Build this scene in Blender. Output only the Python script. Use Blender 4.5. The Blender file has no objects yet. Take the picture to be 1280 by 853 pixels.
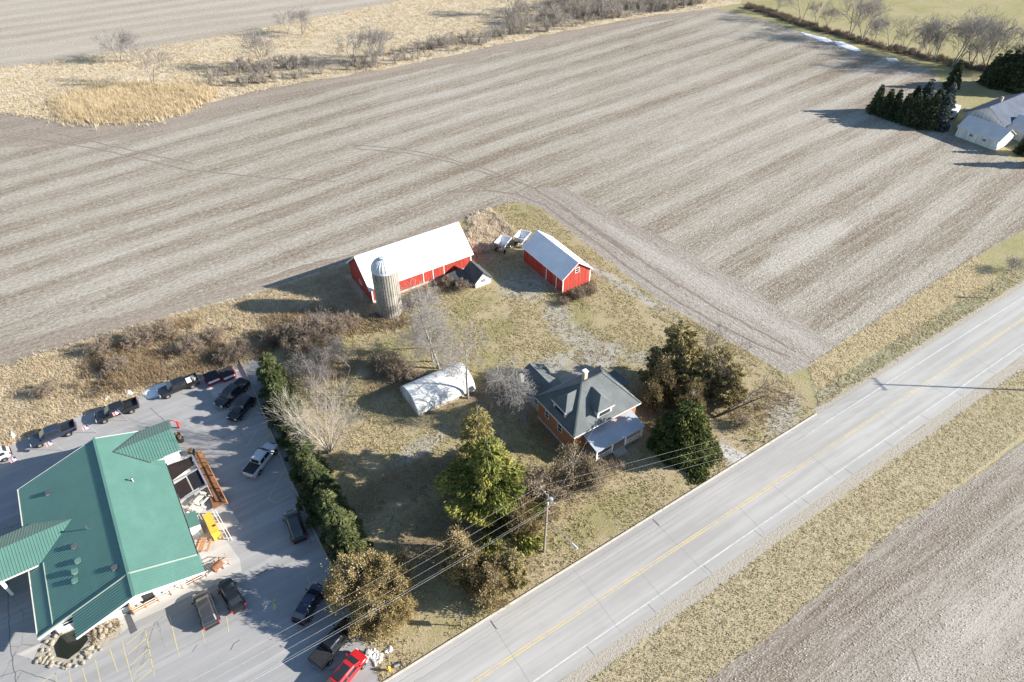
import bpy, bmesh, math, random
import numpy as np
from mathutils import Vector, Matrix
random.seed(7); rng = np.random.default_rng(7)
SC = bpy.context.scene; COL = SC.collection
R = math.radians

# ------------------------------------------------------------------ camera, sky, sun, exposure
CAM_H, PITCH, HEAD, FPX = 75.0, 41.0, 33.3, 853.0     # X runs along the road, Y away from it
cam = bpy.data.cameras.new('camera'); co = bpy.data.objects.new('camera', cam); COL.objects.link(co)
cam.sensor_width = 36; cam.lens = FPX / 1280 * 36; cam.clip_start = 0.5; cam.clip_end = 6000
co.location = (0, 0, CAM_H); co.rotation_euler = (R(90 - PITCH), 0, R(-HEAD)); SC.camera = co
SUN_EL, SUN_AZ = 22.0, -36.5                           # direction towards the sun
w = bpy.data.worlds.new('World'); SC.world = w; w.use_nodes = True
wn = w.node_tree.nodes; sky = wn.new('ShaderNodeTexSky'); sky.sky_type = 'NISHITA'; sky.sun_disc = False
sky.sun_elevation = R(SUN_EL); sky.sun_rotation = R(90 - SUN_AZ); sky.air_density = 1.0; sky.dust_density = 0.1; sky.ozone_density = 1.6
w.node_tree.links.new(sky.outputs[0], wn['Background'].inputs[0]); wn['Background'].inputs[1].default_value = 0.074
sl = bpy.data.lights.new('sun', 'SUN'); sl.energy = 4.6; sl.angle = R(0.55); sl.color = (1.0, 0.935, 0.845)
so = bpy.data.objects.new('sun', sl); COL.objects.link(so)
sv = Vector((math.cos(R(SUN_AZ)) * math.cos(R(SUN_EL)), math.sin(R(SUN_AZ)) * math.cos(R(SUN_EL)), math.sin(R(SUN_EL))))
so.rotation_euler = sv.to_track_quat('Z', 'Y').to_euler(); so.location = sv * 200
SC.view_settings.view_transform = 'Standard'; SC.view_settings.look = 'None'
SC.view_settings.exposure = 1.44; SC.view_settings.gamma = 1.0
SC.render.engine = 'CYCLES'
SC.cycles.max_bounces = 5; SC.cycles.transparent_max_bounces = 6

# ------------------------------------------------------------------ pixel -> place on a level plane
_t = R(PITCH); _h = R(HEAD)
_f = np.array([math.sin(_h) * math.cos(_t), math.cos(_h) * math.cos(_t), -math.sin(_t)])
_r = np.array([math.cos(_h), -math.sin(_h), 0.0]); _u = np.cross(_r, _f)
def G(u, v, z=0.0):
    d = _f + (u - 640) / FPX * _r - (v - 426.5) / FPX * _u
    k = (z - CAM_H) / d[2]
    return (float(d[0] * k), float(d[1] * k))
def tall(p, v):
    lo, hi = 0.0, 60.0
    for _ in range(40):
        m = (lo + hi) / 2; q = np.array([p[0], p[1], m - CAM_H])
        if 426.5 - FPX * (q @ _u) / (q @ _f) > v: lo = m
        else: hi = m
    return lo

# ------------------------------------------------------------------ materials
MATS = {}
class NT:
    def __init__(s, name):
        s.m = bpy.data.materials.new(name); s.m.use_nodes = True; s.t = s.m.node_tree; MATS[name] = s.m
        s.p = s.t.nodes['Principled BSDF']; s.p.inputs['Specular IOR Level'].default_value = 0.25
        s.c = s.t.nodes.new('ShaderNodeTexCoord').outputs['Object']
    def n(s, ty): return s.t.nodes.new('ShaderNode' + ty)
    def l(s, a, b):
        if isinstance(a, (int, float)): b.default_value = a
        elif isinstance(a, tuple): b.default_value = a if len(a) == len(b.default_value) else (*a, 1)
        else: s.t.links.new(a, b)
    def map(s, scale=(1, 1, 1), rot=0, loc=(0, 0, 0), vec=None, ty='POINT'):
        n = s.n('Mapping'); n.vector_type = ty; s.l(vec or s.c, n.inputs[0]); n.inputs[1].default_value = loc
        n.inputs[2].default_value = (0, 0, R(rot)); n.inputs[3].default_value = scale; return n.outputs[0]
    def noise(s, scale, detail=3, rough=.55, vec=None, dist=0):
        n = s.n('TexNoise'); s.l(vec or s.c, n.inputs['Vector']); n.inputs['Scale'].default_value = scale
        n.inputs['Detail'].default_value = detail; n.inputs['Roughness'].default_value = rough; n.inputs['Distortion'].default_value = dist
        return n.outputs[0]
    def voro(s, scale, vec=None, out=0):
        n = s.n('TexVoronoi'); s.l(vec or s.c, n.inputs['Vector']); n.inputs['Scale'].default_value = scale; return n.outputs[out]
    def ramp(s, f, st):
        n = s.n('ValToRGB'); s.l(f, n.inputs[0]); e = n.color_ramp.elements
        while len(e) < len(st): e.new(.5)
        for el, (p, c) in zip(e, st): el.position = p; el.color = (c, c, c, 1) if isinstance(c, (int, float)) else (*c, 1)
        return n.outputs[0]
    def mix(s, f, a, b, mode='MIX'):
        n = s.n('MixRGB'); n.blend_type = mode; s.l(f, n.inputs[0]); s.l(a, n.inputs[1]); s.l(b, n.inputs[2]); return n.outputs[0]
    def math(s, op, a, b=0.0, clamp=False):
        n = s.n('Math'); n.operation = op; n.use_clamp = clamp; s.l(a, n.inputs[0]); s.l(b, n.inputs[1]); return n.outputs[0]
    def rng(s, f, a, b, c=0., d=1.):
        n = s.n('MapRange'); s.l(f, n.inputs[0])
        for i, x in enumerate((a, b, c, d)): n.inputs[i + 1].default_value = x
        return n.outputs[0]
    def attr(s, nm='rnd'):
        n = s.n('Attribute'); n.attribute_name = nm; return n.outputs['Fac']
    def orand(s): return s.n('ObjectInfo').outputs['Random']
    def bump(s, h, st=.5, d=.1):
        n = s.n('Bump'); s.l(h, n.inputs['Height']); n.inputs['Strength'].default_value = st; n.inputs['Distance'].default_value = d
        s.l(n.outputs[0], s.p.inputs['Normal'])
    def blobs(s, lst, wob=.35, sc=.35):
        """soft-edged patches of another ground cover: (x, y, rx, ry, angle)"""
        nz = s.noise(sc, 4, .6); acc = None
        for x, y, rx, ry, a in lst:
            v = s.map((rx, ry, 1e3), a, (x, y, 0), ty='TEXTURE')
            n = s.n('VectorMath'); n.operation = 'LENGTH'; s.l(v, n.inputs[0]); L = n.outputs['Value']
            f = s.rng(s.math('ADD', L, s.math('MULTIPLY', s.math('SUBTRACT', nz, .5), wob * 4)), .55, 1.15, 1, 0)
            acc = f if acc is None else s.math('MAXIMUM', acc, f)
        return acc
    def fin(s, col, rough=.9, metal=0., spec=None):
        s.l(col, s.p.inputs['Base Color']); s.l(rough, s.p.inputs['Roughness']); s.l(metal, s.p.inputs['Metallic'])
        if spec is not None: s.p.inputs['Specular IOR Level'].default_value = spec
        return s.m
def plain(name, col, rough=.8, var=.18, scale=2.5, metal=0., bump=0., spec=None, bs=12, coat=0):
    n = NT(name); a = tuple(c * (1 - var) for c in col); b = tuple(min(1, c * (1 + var)) for c in col)
    f = n.noise(scale, 5, .65); c = n.mix(n.rng(f, .3, .7), a, b)
    if bump: n.bump(n.noise(bs, 4, .7), bump, .03)
    if coat: n.p.inputs['Coat Weight'].default_value = coat; n.p.inputs['Coat Roughness'].default_value = .08
    return n.fin(c, rough, metal, spec)

def field_mat(name, rot, light, dark, patches=(), period=9.3, amp=.42, rowsc=1.35, rowamt=.42, mid=.5, flsc=2.4, bst=.6):
    n = NT(name)
    v = n.map(rot=-rot); sp_ = n.n('SeparateXYZ'); n.l(v, sp_.inputs[0])
    wob = n.noise(1, 2, .5, n.map((.008, .02, 1), vec=v)); amod = n.noise(1, 3, .6, n.map((.012, .07, 1), vec=v))
    ph = n.math('ADD', n.math('MULTIPLY', sp_.outputs[1], 6.2832 / period), n.math('MULTIPLY', wob, 7.0))
    sn = n.math('ADD', n.math('SINE', ph), n.math('MULTIPLY', n.math('SUBTRACT', n.noise(1, 3, .65, n.map((.05, .6, 1), vec=v)), .5), 2.2)); band = n.math('SUBTRACT', n.rng(sn, -.55, .75), .5)
    band = n.math('MULTIPLY', n.math('ADD', band, n.math('MULTIPLY', n.math('SUBTRACT', n.noise(1, 2, .5, n.map((.004, .22, 1), vec=v)), .5), 1.1)), n.rng(amod, .32, .58, .2, 1.1))
    row = n.noise(1, 3, .7, n.map((.09, rowsc, 1), vec=v)); row2 = n.noise(1, 3, .7, n.map((.03, rowsc * .38, 1), vec=v)); big = n.noise(.014, 3, .5)
    fl = n.noise(1, 3, .8, n.map((flsc * .55, flsc * 1.15, 1), vec=v)); fl2 = n.noise(6.5, 2, .7); smear = n.noise(1, 4, .7, n.map((.3, .9, 1), vec=v))
    f = n.math('ADD', n.math('MULTIPLY', band, amp), mid)
    f = n.math('ADD', f, n.math('MULTIPLY', n.math('SUBTRACT', n.rng(row, .36, .64), .5), rowamt * .8)); f = n.math('ADD', f, n.math('MULTIPLY', n.math('SUBTRACT', row2, .5), rowamt * 1.6))
    f = n.math('ADD', f, n.math('MULTIPLY', n.math('SUBTRACT', big, .5), .9)); f = n.math('ADD', f, n.math('MULTIPLY', n.math('SUBTRACT', smear, .5), .8))
    if patches: f = n.math('ADD', f, n.math('MULTIPLY', n.blobs(patches, .3, .12), .6))
    c = n.ramp(f, [(0, dark), (.5, tuple(a * .45 + b * .55 for a, b in zip(dark, light))), (1, light)])
    c = n.mix(n.math('MULTIPLY', n.rng(fl, .52, .72), .8), c, tuple(min(1, x * 1.4) for x in light))
    c = n.mix(n.math('MULTIPLY', n.rng(fl, .47, .28), .8), c, tuple(x * .5 for x in dark))
    h = n.math('ADD', n.math('MULTIPLY', row, .9), n.math('ADD', n.math('MULTIPLY', fl, 1.0), n.math('MULTIPLY', fl2, .5)))
    n.bump(h, bst, .16)
    return n.fin(c, .95, 0, .1)
field_mat('field_soil', 5.2, (.405, .378, .325), (.185, .145, .103), [(74, 52, 9, 4, 60), (112, 64, 14, 4, 5)])
field_mat('headland_soil', 96, (.375, .345, .305), (.215, .18, .145), [(86, 66, 2.5, 34, 6)], amp=.15)
field_mat('dark_headland', -2, (.345, .305, .255), (.205, .165, .128), amp=.2, mid=.42)
field_mat('far_field_soil', -3.5, (.43, .39, .335), (.30, .25, .195), period=11)
field_mat('near_field_soil', -1, (.40, .37, .322), (.18, .14, .105),
          [(33, 4, 6, 5, -35), (66, 2, 22, 3.2, 0), (78, -6, 14, 7, 10), (45, -12, 12, 4, 0)], amp=.3, rowamt=.5, mid=.42, flsc=4.6, bst=.4)

def grass_mat(name, tan, green, litter, gthr=(.5, .72), litter_shade_blobs=(), greenblobs=(), dirtblobs=(), dirt=(.45, .43, .395), bs=.5):
    n = NT(name)
    a = n.noise(.09, 4, .6); b = n.noise(.55, 4, .65); c_ = n.noise(3.2, 4, .75); d = n.noise(9, 2, .7)
    g = n.rng(n.math('ADD', n.math('MULTIPLY', a, .6), n.math('MULTIPLY', b, .4)), *gthr)
    if greenblobs: g = n.math('MAXIMUM', g, n.math('MULTIPLY', n.blobs(greenblobs), .8))
    col = n.mix(n.math('MULTIPLY', g, .85, True), tan, green)
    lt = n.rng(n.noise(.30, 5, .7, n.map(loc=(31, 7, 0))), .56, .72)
    if litter_shade_blobs: lt = n.math('MAXIMUM', n.math('MULTIPLY', lt, .5), n.blobs(litter_shade_blobs))
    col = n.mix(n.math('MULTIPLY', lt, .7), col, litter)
    if dirtblobs: col = n.mix(n.math('MULTIPLY', n.blobs(dirtblobs, .16, .22), .8), col, n.mix(n.rng(b, .35, .65), dirt, tuple(x * .72 for x in dirt)))
    col = n.mix(n.math('MULTIPLY', n.rng(c_, .5, .3), .6), col, tuple(x * .42 for x in tan))
    col = n.mix(n.math('MULTIPLY', n.rng(c_, .55, .75), .5), col, tuple(min(1, x * 1.5) for x in tan))
    n.bump(n.math('ADD', c_, n.math('MULTIPLY', d, .6)), bs, .2)
    return n.fin(col, .95, 0, .1)
grass_mat('meadow', (.36, .31, .18), (.25, .25, .10), (.33, .26, .16), (.42, .62))
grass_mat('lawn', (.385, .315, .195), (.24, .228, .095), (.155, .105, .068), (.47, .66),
          litter_shade_blobs=[(20, 45, 9, 6, 10), (28, 42, 7, 4, 0), (18, 56, 8, 4, 0), (42, 52, 4, 7, 0),(60, 46, 7, 6, 0), (26, 75, 5, 4, 0), (56, 62, 6, 2.2, 20), (24, 55, 6, 2.5, 0), (45, 50, 3, 3, 0), (26, 38, 3, 2, 0), (38, 63, 5, 4, 0), (20, 82, 6, 4, 0)],  # leaf litter, enlarged and darkened so its colour also deepens the tree shade
          greenblobs=[(40, 70, 6, 4, 10), (29, 82, 6, 3, 0), (38, 37, 9, 2.5, 0), (47, 76, 5, 3, 30), (60, 70, 6, 3, 60), (46, 84, 6, 2.5, 0)],
          dirtblobs=[(58, 74, 3, 3, 40), (57, 67, 3, 7, 8), (55, 60, 8, 3.2, 10), (49, 63.5, 6, 2.6, 5), (64, 56, 5, 2.4, -40),(70, 48, 4, 2.5, -50), (58, 84, 5, 5, 0), (72, 36, 5.5, 2.3, 20), (59.5, 35, 3, 1.1, 60), (3.5, 36.5, 3.4, 1.6, 30), (24, 60, 5, 1.6, 10), (73, 74, 1.4, 14, 8)])
grass_mat('verge_grass', (.42, .36, .235), (.31, .295, .145), (.38, .31, .21), (.52, .74))
grass_mat('ditch_grass', (.40, .365, .26), (.32, .31, .20), (.26, .21, .15), (.35, .6))
grass_mat('dry_strip', (.46, .39, .235), (.38, .34, .18), (.40, .32, .2), (.55, .75))
grass_mat('marsh_ground', (.58, .50, .37), (.46, .39, .27), (.36, .30, .235), (.5, .75), bs=.9)
grass_mat('shoulder_gravel', (.40, .36, .30), (.37, .33, .26), (.42, .38, .33), (.5, .8))

def pave_mat(name, base, stain, rot=0, crack=True, lane=None):
    n = NT(name); a = n.noise(.05, 4, .6); b = n.noise(.5, 5, .65); d = n.noise(22, 2, .7)
    c = n.mix(n.rng(a, .35, .65), base, tuple(x * .86 for x in base))
    c = n.mix(n.math('MULTIPLY', n.rng(b, .52, .75), .55), c, stain)
    st = n.noise(1, 4, .65, n.map((.035, .75, 1), rot)); c = n.mix(n.math('MULTIPLY', n.rng(st, .48, .66), .7), c, tuple(min(1, x * 1.18) for x in base)); c = n.mix(n.math('MULTIPLY', n.rng(st, .47, .32), .55), c, tuple(x * .8 for x in base))
    c = n.mix(n.math('MULTIPLY', n.rng(d, .5, .75), .22), c, tuple(x * .55 for x in base))
    if crack:
        vv = n.n('TexVoronoi'); vv.feature = 'DISTANCE_TO_EDGE'; n.l(n.map(vec=n.c, loc=(3, 9, 0)), vv.inputs['Vector']); vv.inputs['Scale'].default_value = .11
        nz = n.noise(.9, 4, .7); k = n.math('ADD', vv.outputs['Distance'], n.math('MULTIPLY', n.math('SUBTRACT', nz, .5), .06))
        m = n.math('MULTIPLY', n.rng(n.math('ABSOLUTE', k), .0045, .0015), n.rng(a, .5, .58)); c = n.mix(n.math('MULTIPLY', m, .7), c, tuple(x * .3 for x in base))
    n.bump(d, .25, .02)
    return n.fin(c, .85, 0, .25)
pave_mat('asphalt_lot', (.335, .33, .325), (.25, .25, .25), 30)
pave_mat('road_surface', (.40, .388, .365), (.33, .318, .298), 0, False)
pave_mat('gutter_concrete', (.40, .385, .365), (.30, .285, .265), 0, False)
pave_mat('concrete', (.46, .44, .41), (.38, .36, .33), 0, False)
def worn(name, col):
    n = NT(name); a = n.noise(1.4, 5, .75); b = n.noise(.12, 3, .6); f = n.math('ADD', n.rng(a, .42, .66), n.rng(b, .4, .7, 0, .5), True)
    return n.fin(n.mix(n.math('MULTIPLY', f, .8), col, (.38, .375, .36)), .85, 0, .2)
plain('kerb_concrete', (.55, .50, .43), .9, .2, 1.2)
worn('yellow_paint', (.66, .50, .22)); worn('white_paint', (.62, .62, .60)); plain('crack_sealer', (.075, .075, .08), .6)
worn('lot_paint', (.60, .50, .20))
plain('track_soil', (.215, .18, .148), .95, .2, .6, bump=.3)
plain('snow', (.80, .82, .85), .6, .06, 1.5, bump=.6, bs=2.5); plain('rock', (.33, .285, .22), .9, .4, 1.3, bump=.5, bs=6); plain('white_rock', (.62, .61, .58), .9, .2, 2, bump=.4)
# buildings
def metal_roof(name, col, rough, var=.07):
    n = NT(name); f = n.noise(.4, 4, .6); s_ = n.noise(1, 3, .6, n.map((.25, .25, 3)))
    c = n.mix(n.rng(f, .3, .7), tuple(x * (1 - var) for x in col), tuple(x * (1 + var) for x in col))
    c = n.mix(n.math('MULTIPLY', n.rng(s_, .5, .8), .15), c, tuple(min(1, x * 1.5 + .03) for x in col))
    return n.fin(c, rough, 0, .6)
metal_roof('green_metal', (.10, .21, .172), .28); metal_roof('green_flash', (.36, .42, .36), .5); metal_roof('white_metal', (.78, .79, .80), .45); metal_roof('galvanized', (.52, .54, .56), .38)
metal_roof('porch_metal', (.36, .39, .44), .3, .15); metal_roof('grey_metal', (.60, .57, .55), .5, .12)
def boards(name, col, streak, freq=3.2, ax=(1, 1, 0)):
    n = NT(name); sx = n.n('SeparateXYZ'); n.l(n.c, sx.inputs[0]); q = n.math('ADD', n.math('MULTIPLY', sx.outputs[0], ax[0]), n.math('MULTIPLY', sx.outputs[1], ax[1]))
    fr = n.math('FRACT', n.math('MULTIPLY', q, freq)); gap = n.rng(n.math('ABSOLUTE', n.math('SUBTRACT', fr, .5)), .44, .5)
    pl = n.noise(1, 2, .5, n.map((freq * .9, freq * .9, .22))); wear = n.noise(1, 5, .7, n.map((2.2, 2.2, .35)))
    c = n.mix(n.rng(pl, .35, .65), tuple(x * .72 for x in col), tuple(min(1, x * 1.12) for x in col))
    c = n.mix(n.math('MULTIPLY', n.rng(wear, .58, .74), .55), c, streak); c = n.mix(n.math('MULTIPLY', gap, .65), c, tuple(x * .25 for x in col))
    n.bump(n.math('SUBTRACT', 1, gap), .5, .04); return n.fin(c, .85, 0, .2)
boards('barn_red', (.40, .058, .042), (.46, .28, .23), 3.4); boards('white_siding', (.66, .66, .64), (.5, .48, .45), 4); boards('grey_siding', (.42, .42, .41), (.3, .3, .3), 4)
boards('deck_wood', (.24, .115, .06), (.45, .27, .15), 1.2)
plain('white_trim', (.74, .74, .72), .6, .06); plain('orange_brick', (.38, .175, .088), .9, .22, 9, bump=.3, bs=14); plain('foundation', (.42, .40, .37), .9, .2, 2)
plain('chimney_brick', (.50, .40, .31), .9, .25, 10)
def shingle(name, col):
    n = NT(name); a = n.noise(.5, 4, .6); b = n.noise(7, 3, .7); sz = n.n('SeparateXYZ'); n.l(n.c, sz.inputs[0])
    fr = n.math('FRACT', n.math('MULTIPLY', sz.outputs[2], 9)); c = n.mix(n.rng(a, .3, .7), tuple(x * .78 for x in col), tuple(x * 1.2 for x in col))
    c = n.mix(n.math('MULTIPLY', n.rng(b, .5, .7), .45), c, tuple(x * .55 for x in col)); c = n.mix(n.math('MULTIPLY', n.rng(fr, .85, 1), .4), c, tuple(x * .45 for x in col))
    n.bump(b, .3, .03); return n.fin(c, .9, 0, .2)
shingle('slate_shingle', (.132, .146, .148)); shingle('dark_shingle', (.085, .09, .095)); shingle('blue_shingle', (.10, .12, .16))
plain('old_white_roof', (.66, .66, .64), .7, .2, .8)
n = NT('silo_stave'); a = n.noise(1, 4, .7, n.map((1.3, 1.3, .22))); b = n.noise(3, 4, .7)
n.fin(n.mix(n.math('MULTIPLY', n.rng(b, .5, .75), .5), n.ramp(a, [(.3, (.16, .145, .125)), (.5, (.34, .315, .275)), (.7, (.46, .43, .38))]), (.2, .18, .15)), .95, 0, .15)
plain('glass_dark', (.02, .025, .03), .08, .1, 1, 0, spec=.7); plain('window_glass', (.03, .035, .045), .12, .1, 1, spec=.6)
plain('black_plastic', (.025, .025, .027), .6); plain('tyre_rubber', (.02, .02, .02), .9); plain('rim_metal', (.45, .45, .46), .35, .1, 4, .8); plain('chrome', (.6, .6, .62), .2, .05, 3, .9)
plain('red_lens', (.45, .02, .02), .25); plain('clear_lens', (.75, .75, .73), .15)
for nm, c in dict(paint_black=(.012, .013, .016), paint_blue=(.022, .03, .055), paint_silver=(.52, .53, .55), paint_red=(.45, .012, .02), paint_charcoal=(.045, .045, .05), paint_white=(.62, .62, .62), paint_navy=(.012, .02, .05), paint_brown=(.05, .04, .035)).items():
    plain(nm, c, .3, .06, 1.5, .0, spec=.5, coat=.6)
plain('pole_wood', (.27, .235, .20), .9, .2, 3); plain('wire', (.50, .50, .50), .5); plain('faint_crack', (.24, .235, .23), .8); plain('steel_grey', (.42, .43, .45), .45, .1, 3, .5)
plain('wagon_blue', (.46, .56, .68), .6, .12, 2); plain('wagon_white', (.68, .70, .72), .6, .12, 2); plain('rust', (.20, .09, .05), .9, .4, 4)
plain('dumpster_red', (.30, .03, .05), .6, .2, 3); plain('awning_brown', (.03, .02, .02), .8, .2, 1); plain('awning_charcoal', (.018, .018, .022), .8, .2, 1); plain('yellow_plastic', (.78, .45, .06), .5, .08); plain('wood_orange', (.42, .21, .10), .7, .25, 5); plain('wood_grey', (.42, .36, .29), .85, .25, 4)
plain('sign_red', (.55, .02, .06), .6); plain('sign_white', (.78, .78, .78), .6); plain('mat_grey', (.10, .10, .11), .9); plain('cast_red', (.6, .03, .03), .5); plain('leaf_litter', (.30, .22, .12), .95, .4, 2); plain('cream', (.66, .63, .55), .7); plain('flag_blue', (.03, .05, .2), .7)
n = NT('pond_water'); n.bump(n.noise(1.5, 2), .06, .05); n.fin((.02, .022, .018), .06, 0, .5)
n = NT('flag_stripes'); sz = n.n('SeparateXYZ'); n.l(n.c, sz.inputs[0]); n.fin(n.mix(n.math('GREATER_THAN', n.math('FRACT', n.math('MULTIPLY', sz.outputs[2], 5)), .5), (.72, .70, .70), (.55, .05, .08)), .8)
# plants
def leafm(name, stops, rough=.75, trans=.0, ow=.25):
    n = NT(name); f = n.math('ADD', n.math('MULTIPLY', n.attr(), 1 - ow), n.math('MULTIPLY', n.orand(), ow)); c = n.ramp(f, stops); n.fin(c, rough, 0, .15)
    if trans:
        tr = n.n('BsdfTranslucent'); n.l(c, tr.inputs[0]); mx = n.n('MixShader'); mx.inputs[0].default_value = trans
        n.l(n.p.outputs[0], mx.inputs[1]); n.l(tr.outputs[0], mx.inputs[2]); n.l(mx.outputs[0], n.t.nodes['Material Output'].inputs[0])
    return n.m
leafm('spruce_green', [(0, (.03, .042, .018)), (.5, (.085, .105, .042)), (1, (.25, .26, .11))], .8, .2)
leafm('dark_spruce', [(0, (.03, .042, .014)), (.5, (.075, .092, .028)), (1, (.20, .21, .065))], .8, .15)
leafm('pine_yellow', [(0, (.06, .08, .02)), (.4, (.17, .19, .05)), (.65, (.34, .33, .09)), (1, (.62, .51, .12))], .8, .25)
leafm('cedar_bronze', [(0, (.11, .085, .042)), (.5, (.26, .205, .105)), (1, (.44, .355, .19))], .85, .25)
leafm('cedar_olive', [(0, (.105, .09, .04)), (.5, (.27, .225, .105)), (1, (.46, .385, .19))], .85, .2)
leafm('cedar_top', [(0, (.13, .115, .045)), (.5, (.29, .25, .105)), (1, (.47, .40, .19))], .85, .25)
leafm('cedar_gold', [(0, (.14, .11, .05)), (.5, (.34, .27, .13)), (1, (.56, .46, .25))], .85, .28)
leafm('cedar_taupe', [(0, (.16, .125, .085)), (.5, (.29, .235, .16)), (1, (.42, .35, .25))], .9, .25)
leafm('far_conifer', [(0, (.03, .042, .022)), (.5, (.065, .085, .045)), (1, (.165, .185, .095))], .85, .15)
leafm('blue_conifer', [(0, (.045, .06, .055)), (.5, (.09, .115, .105)), (1, (.19, .215, .18))], .85, .15)
leafm('dry_grass', [(0, (.40, .32, .21)), (.5, (.62, .52, .36)), (1, (.80, .71, .53))], .9, .4)
leafm('stalk_pale', [(0, (.48, .38, .27)), (.5, (.70, .60, .46)), (1, (.86, .79, .66))], .9, .4)
leafm('reed_gold', [(0, (.42, .33, .20)), (.5, (.60, .49, .32)), (1, (.76, .65, .46))], .9, .4)
leafm('weed_brown', [(0, (.20, .145, .09)), (.5, (.36, .27, .17)), (1, (.52, .41, .27))], .9, .3)
leafm('lawn_blade', [(0, (.25, .245, .105)), (.4, (.42, .37, .20)), (1, (.64, .56, .35))], .9, .35)
leafm('verge_blade', [(0, (.29, .265, .13)), (.4, (.49, .425, .26)), (1, (.70, .62, .43))], .9, .4)
leafm('green_blade', [(0, (.18, .195, .10)), (.5, (.33, .33, .19)), (1, (.5, .46, .29))], .9, .35)
leafm('grey_twig', [(0, (.17, .15, .13)), (.5, (.29, .26, .23)), (1, (.42, .385, .345))], .9)
leafm('residue', [(0, (.30, .25, .19)), (.5, (.48, .42, .34)), (1, (.70, .64, .55))], .9)
plain('bark_grey', (.30, .27, .24), .9, .25, 3); plain('bark_white', (.42, .375, .33), .85, .2, 3); plain('bark_dark', (.12, .10, .085), .9, .3, 3); plain('bark_brown', (.20, .155, .12), .9, .3, 3); plain('bark_silver', (.29, .275, .262), .85, .2, 3)
plain('bark_tan', (.27, .215, .165), .9, .3, 2); plain('bark_haze', (.255, .235, .225), .9, .2, 1)

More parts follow.
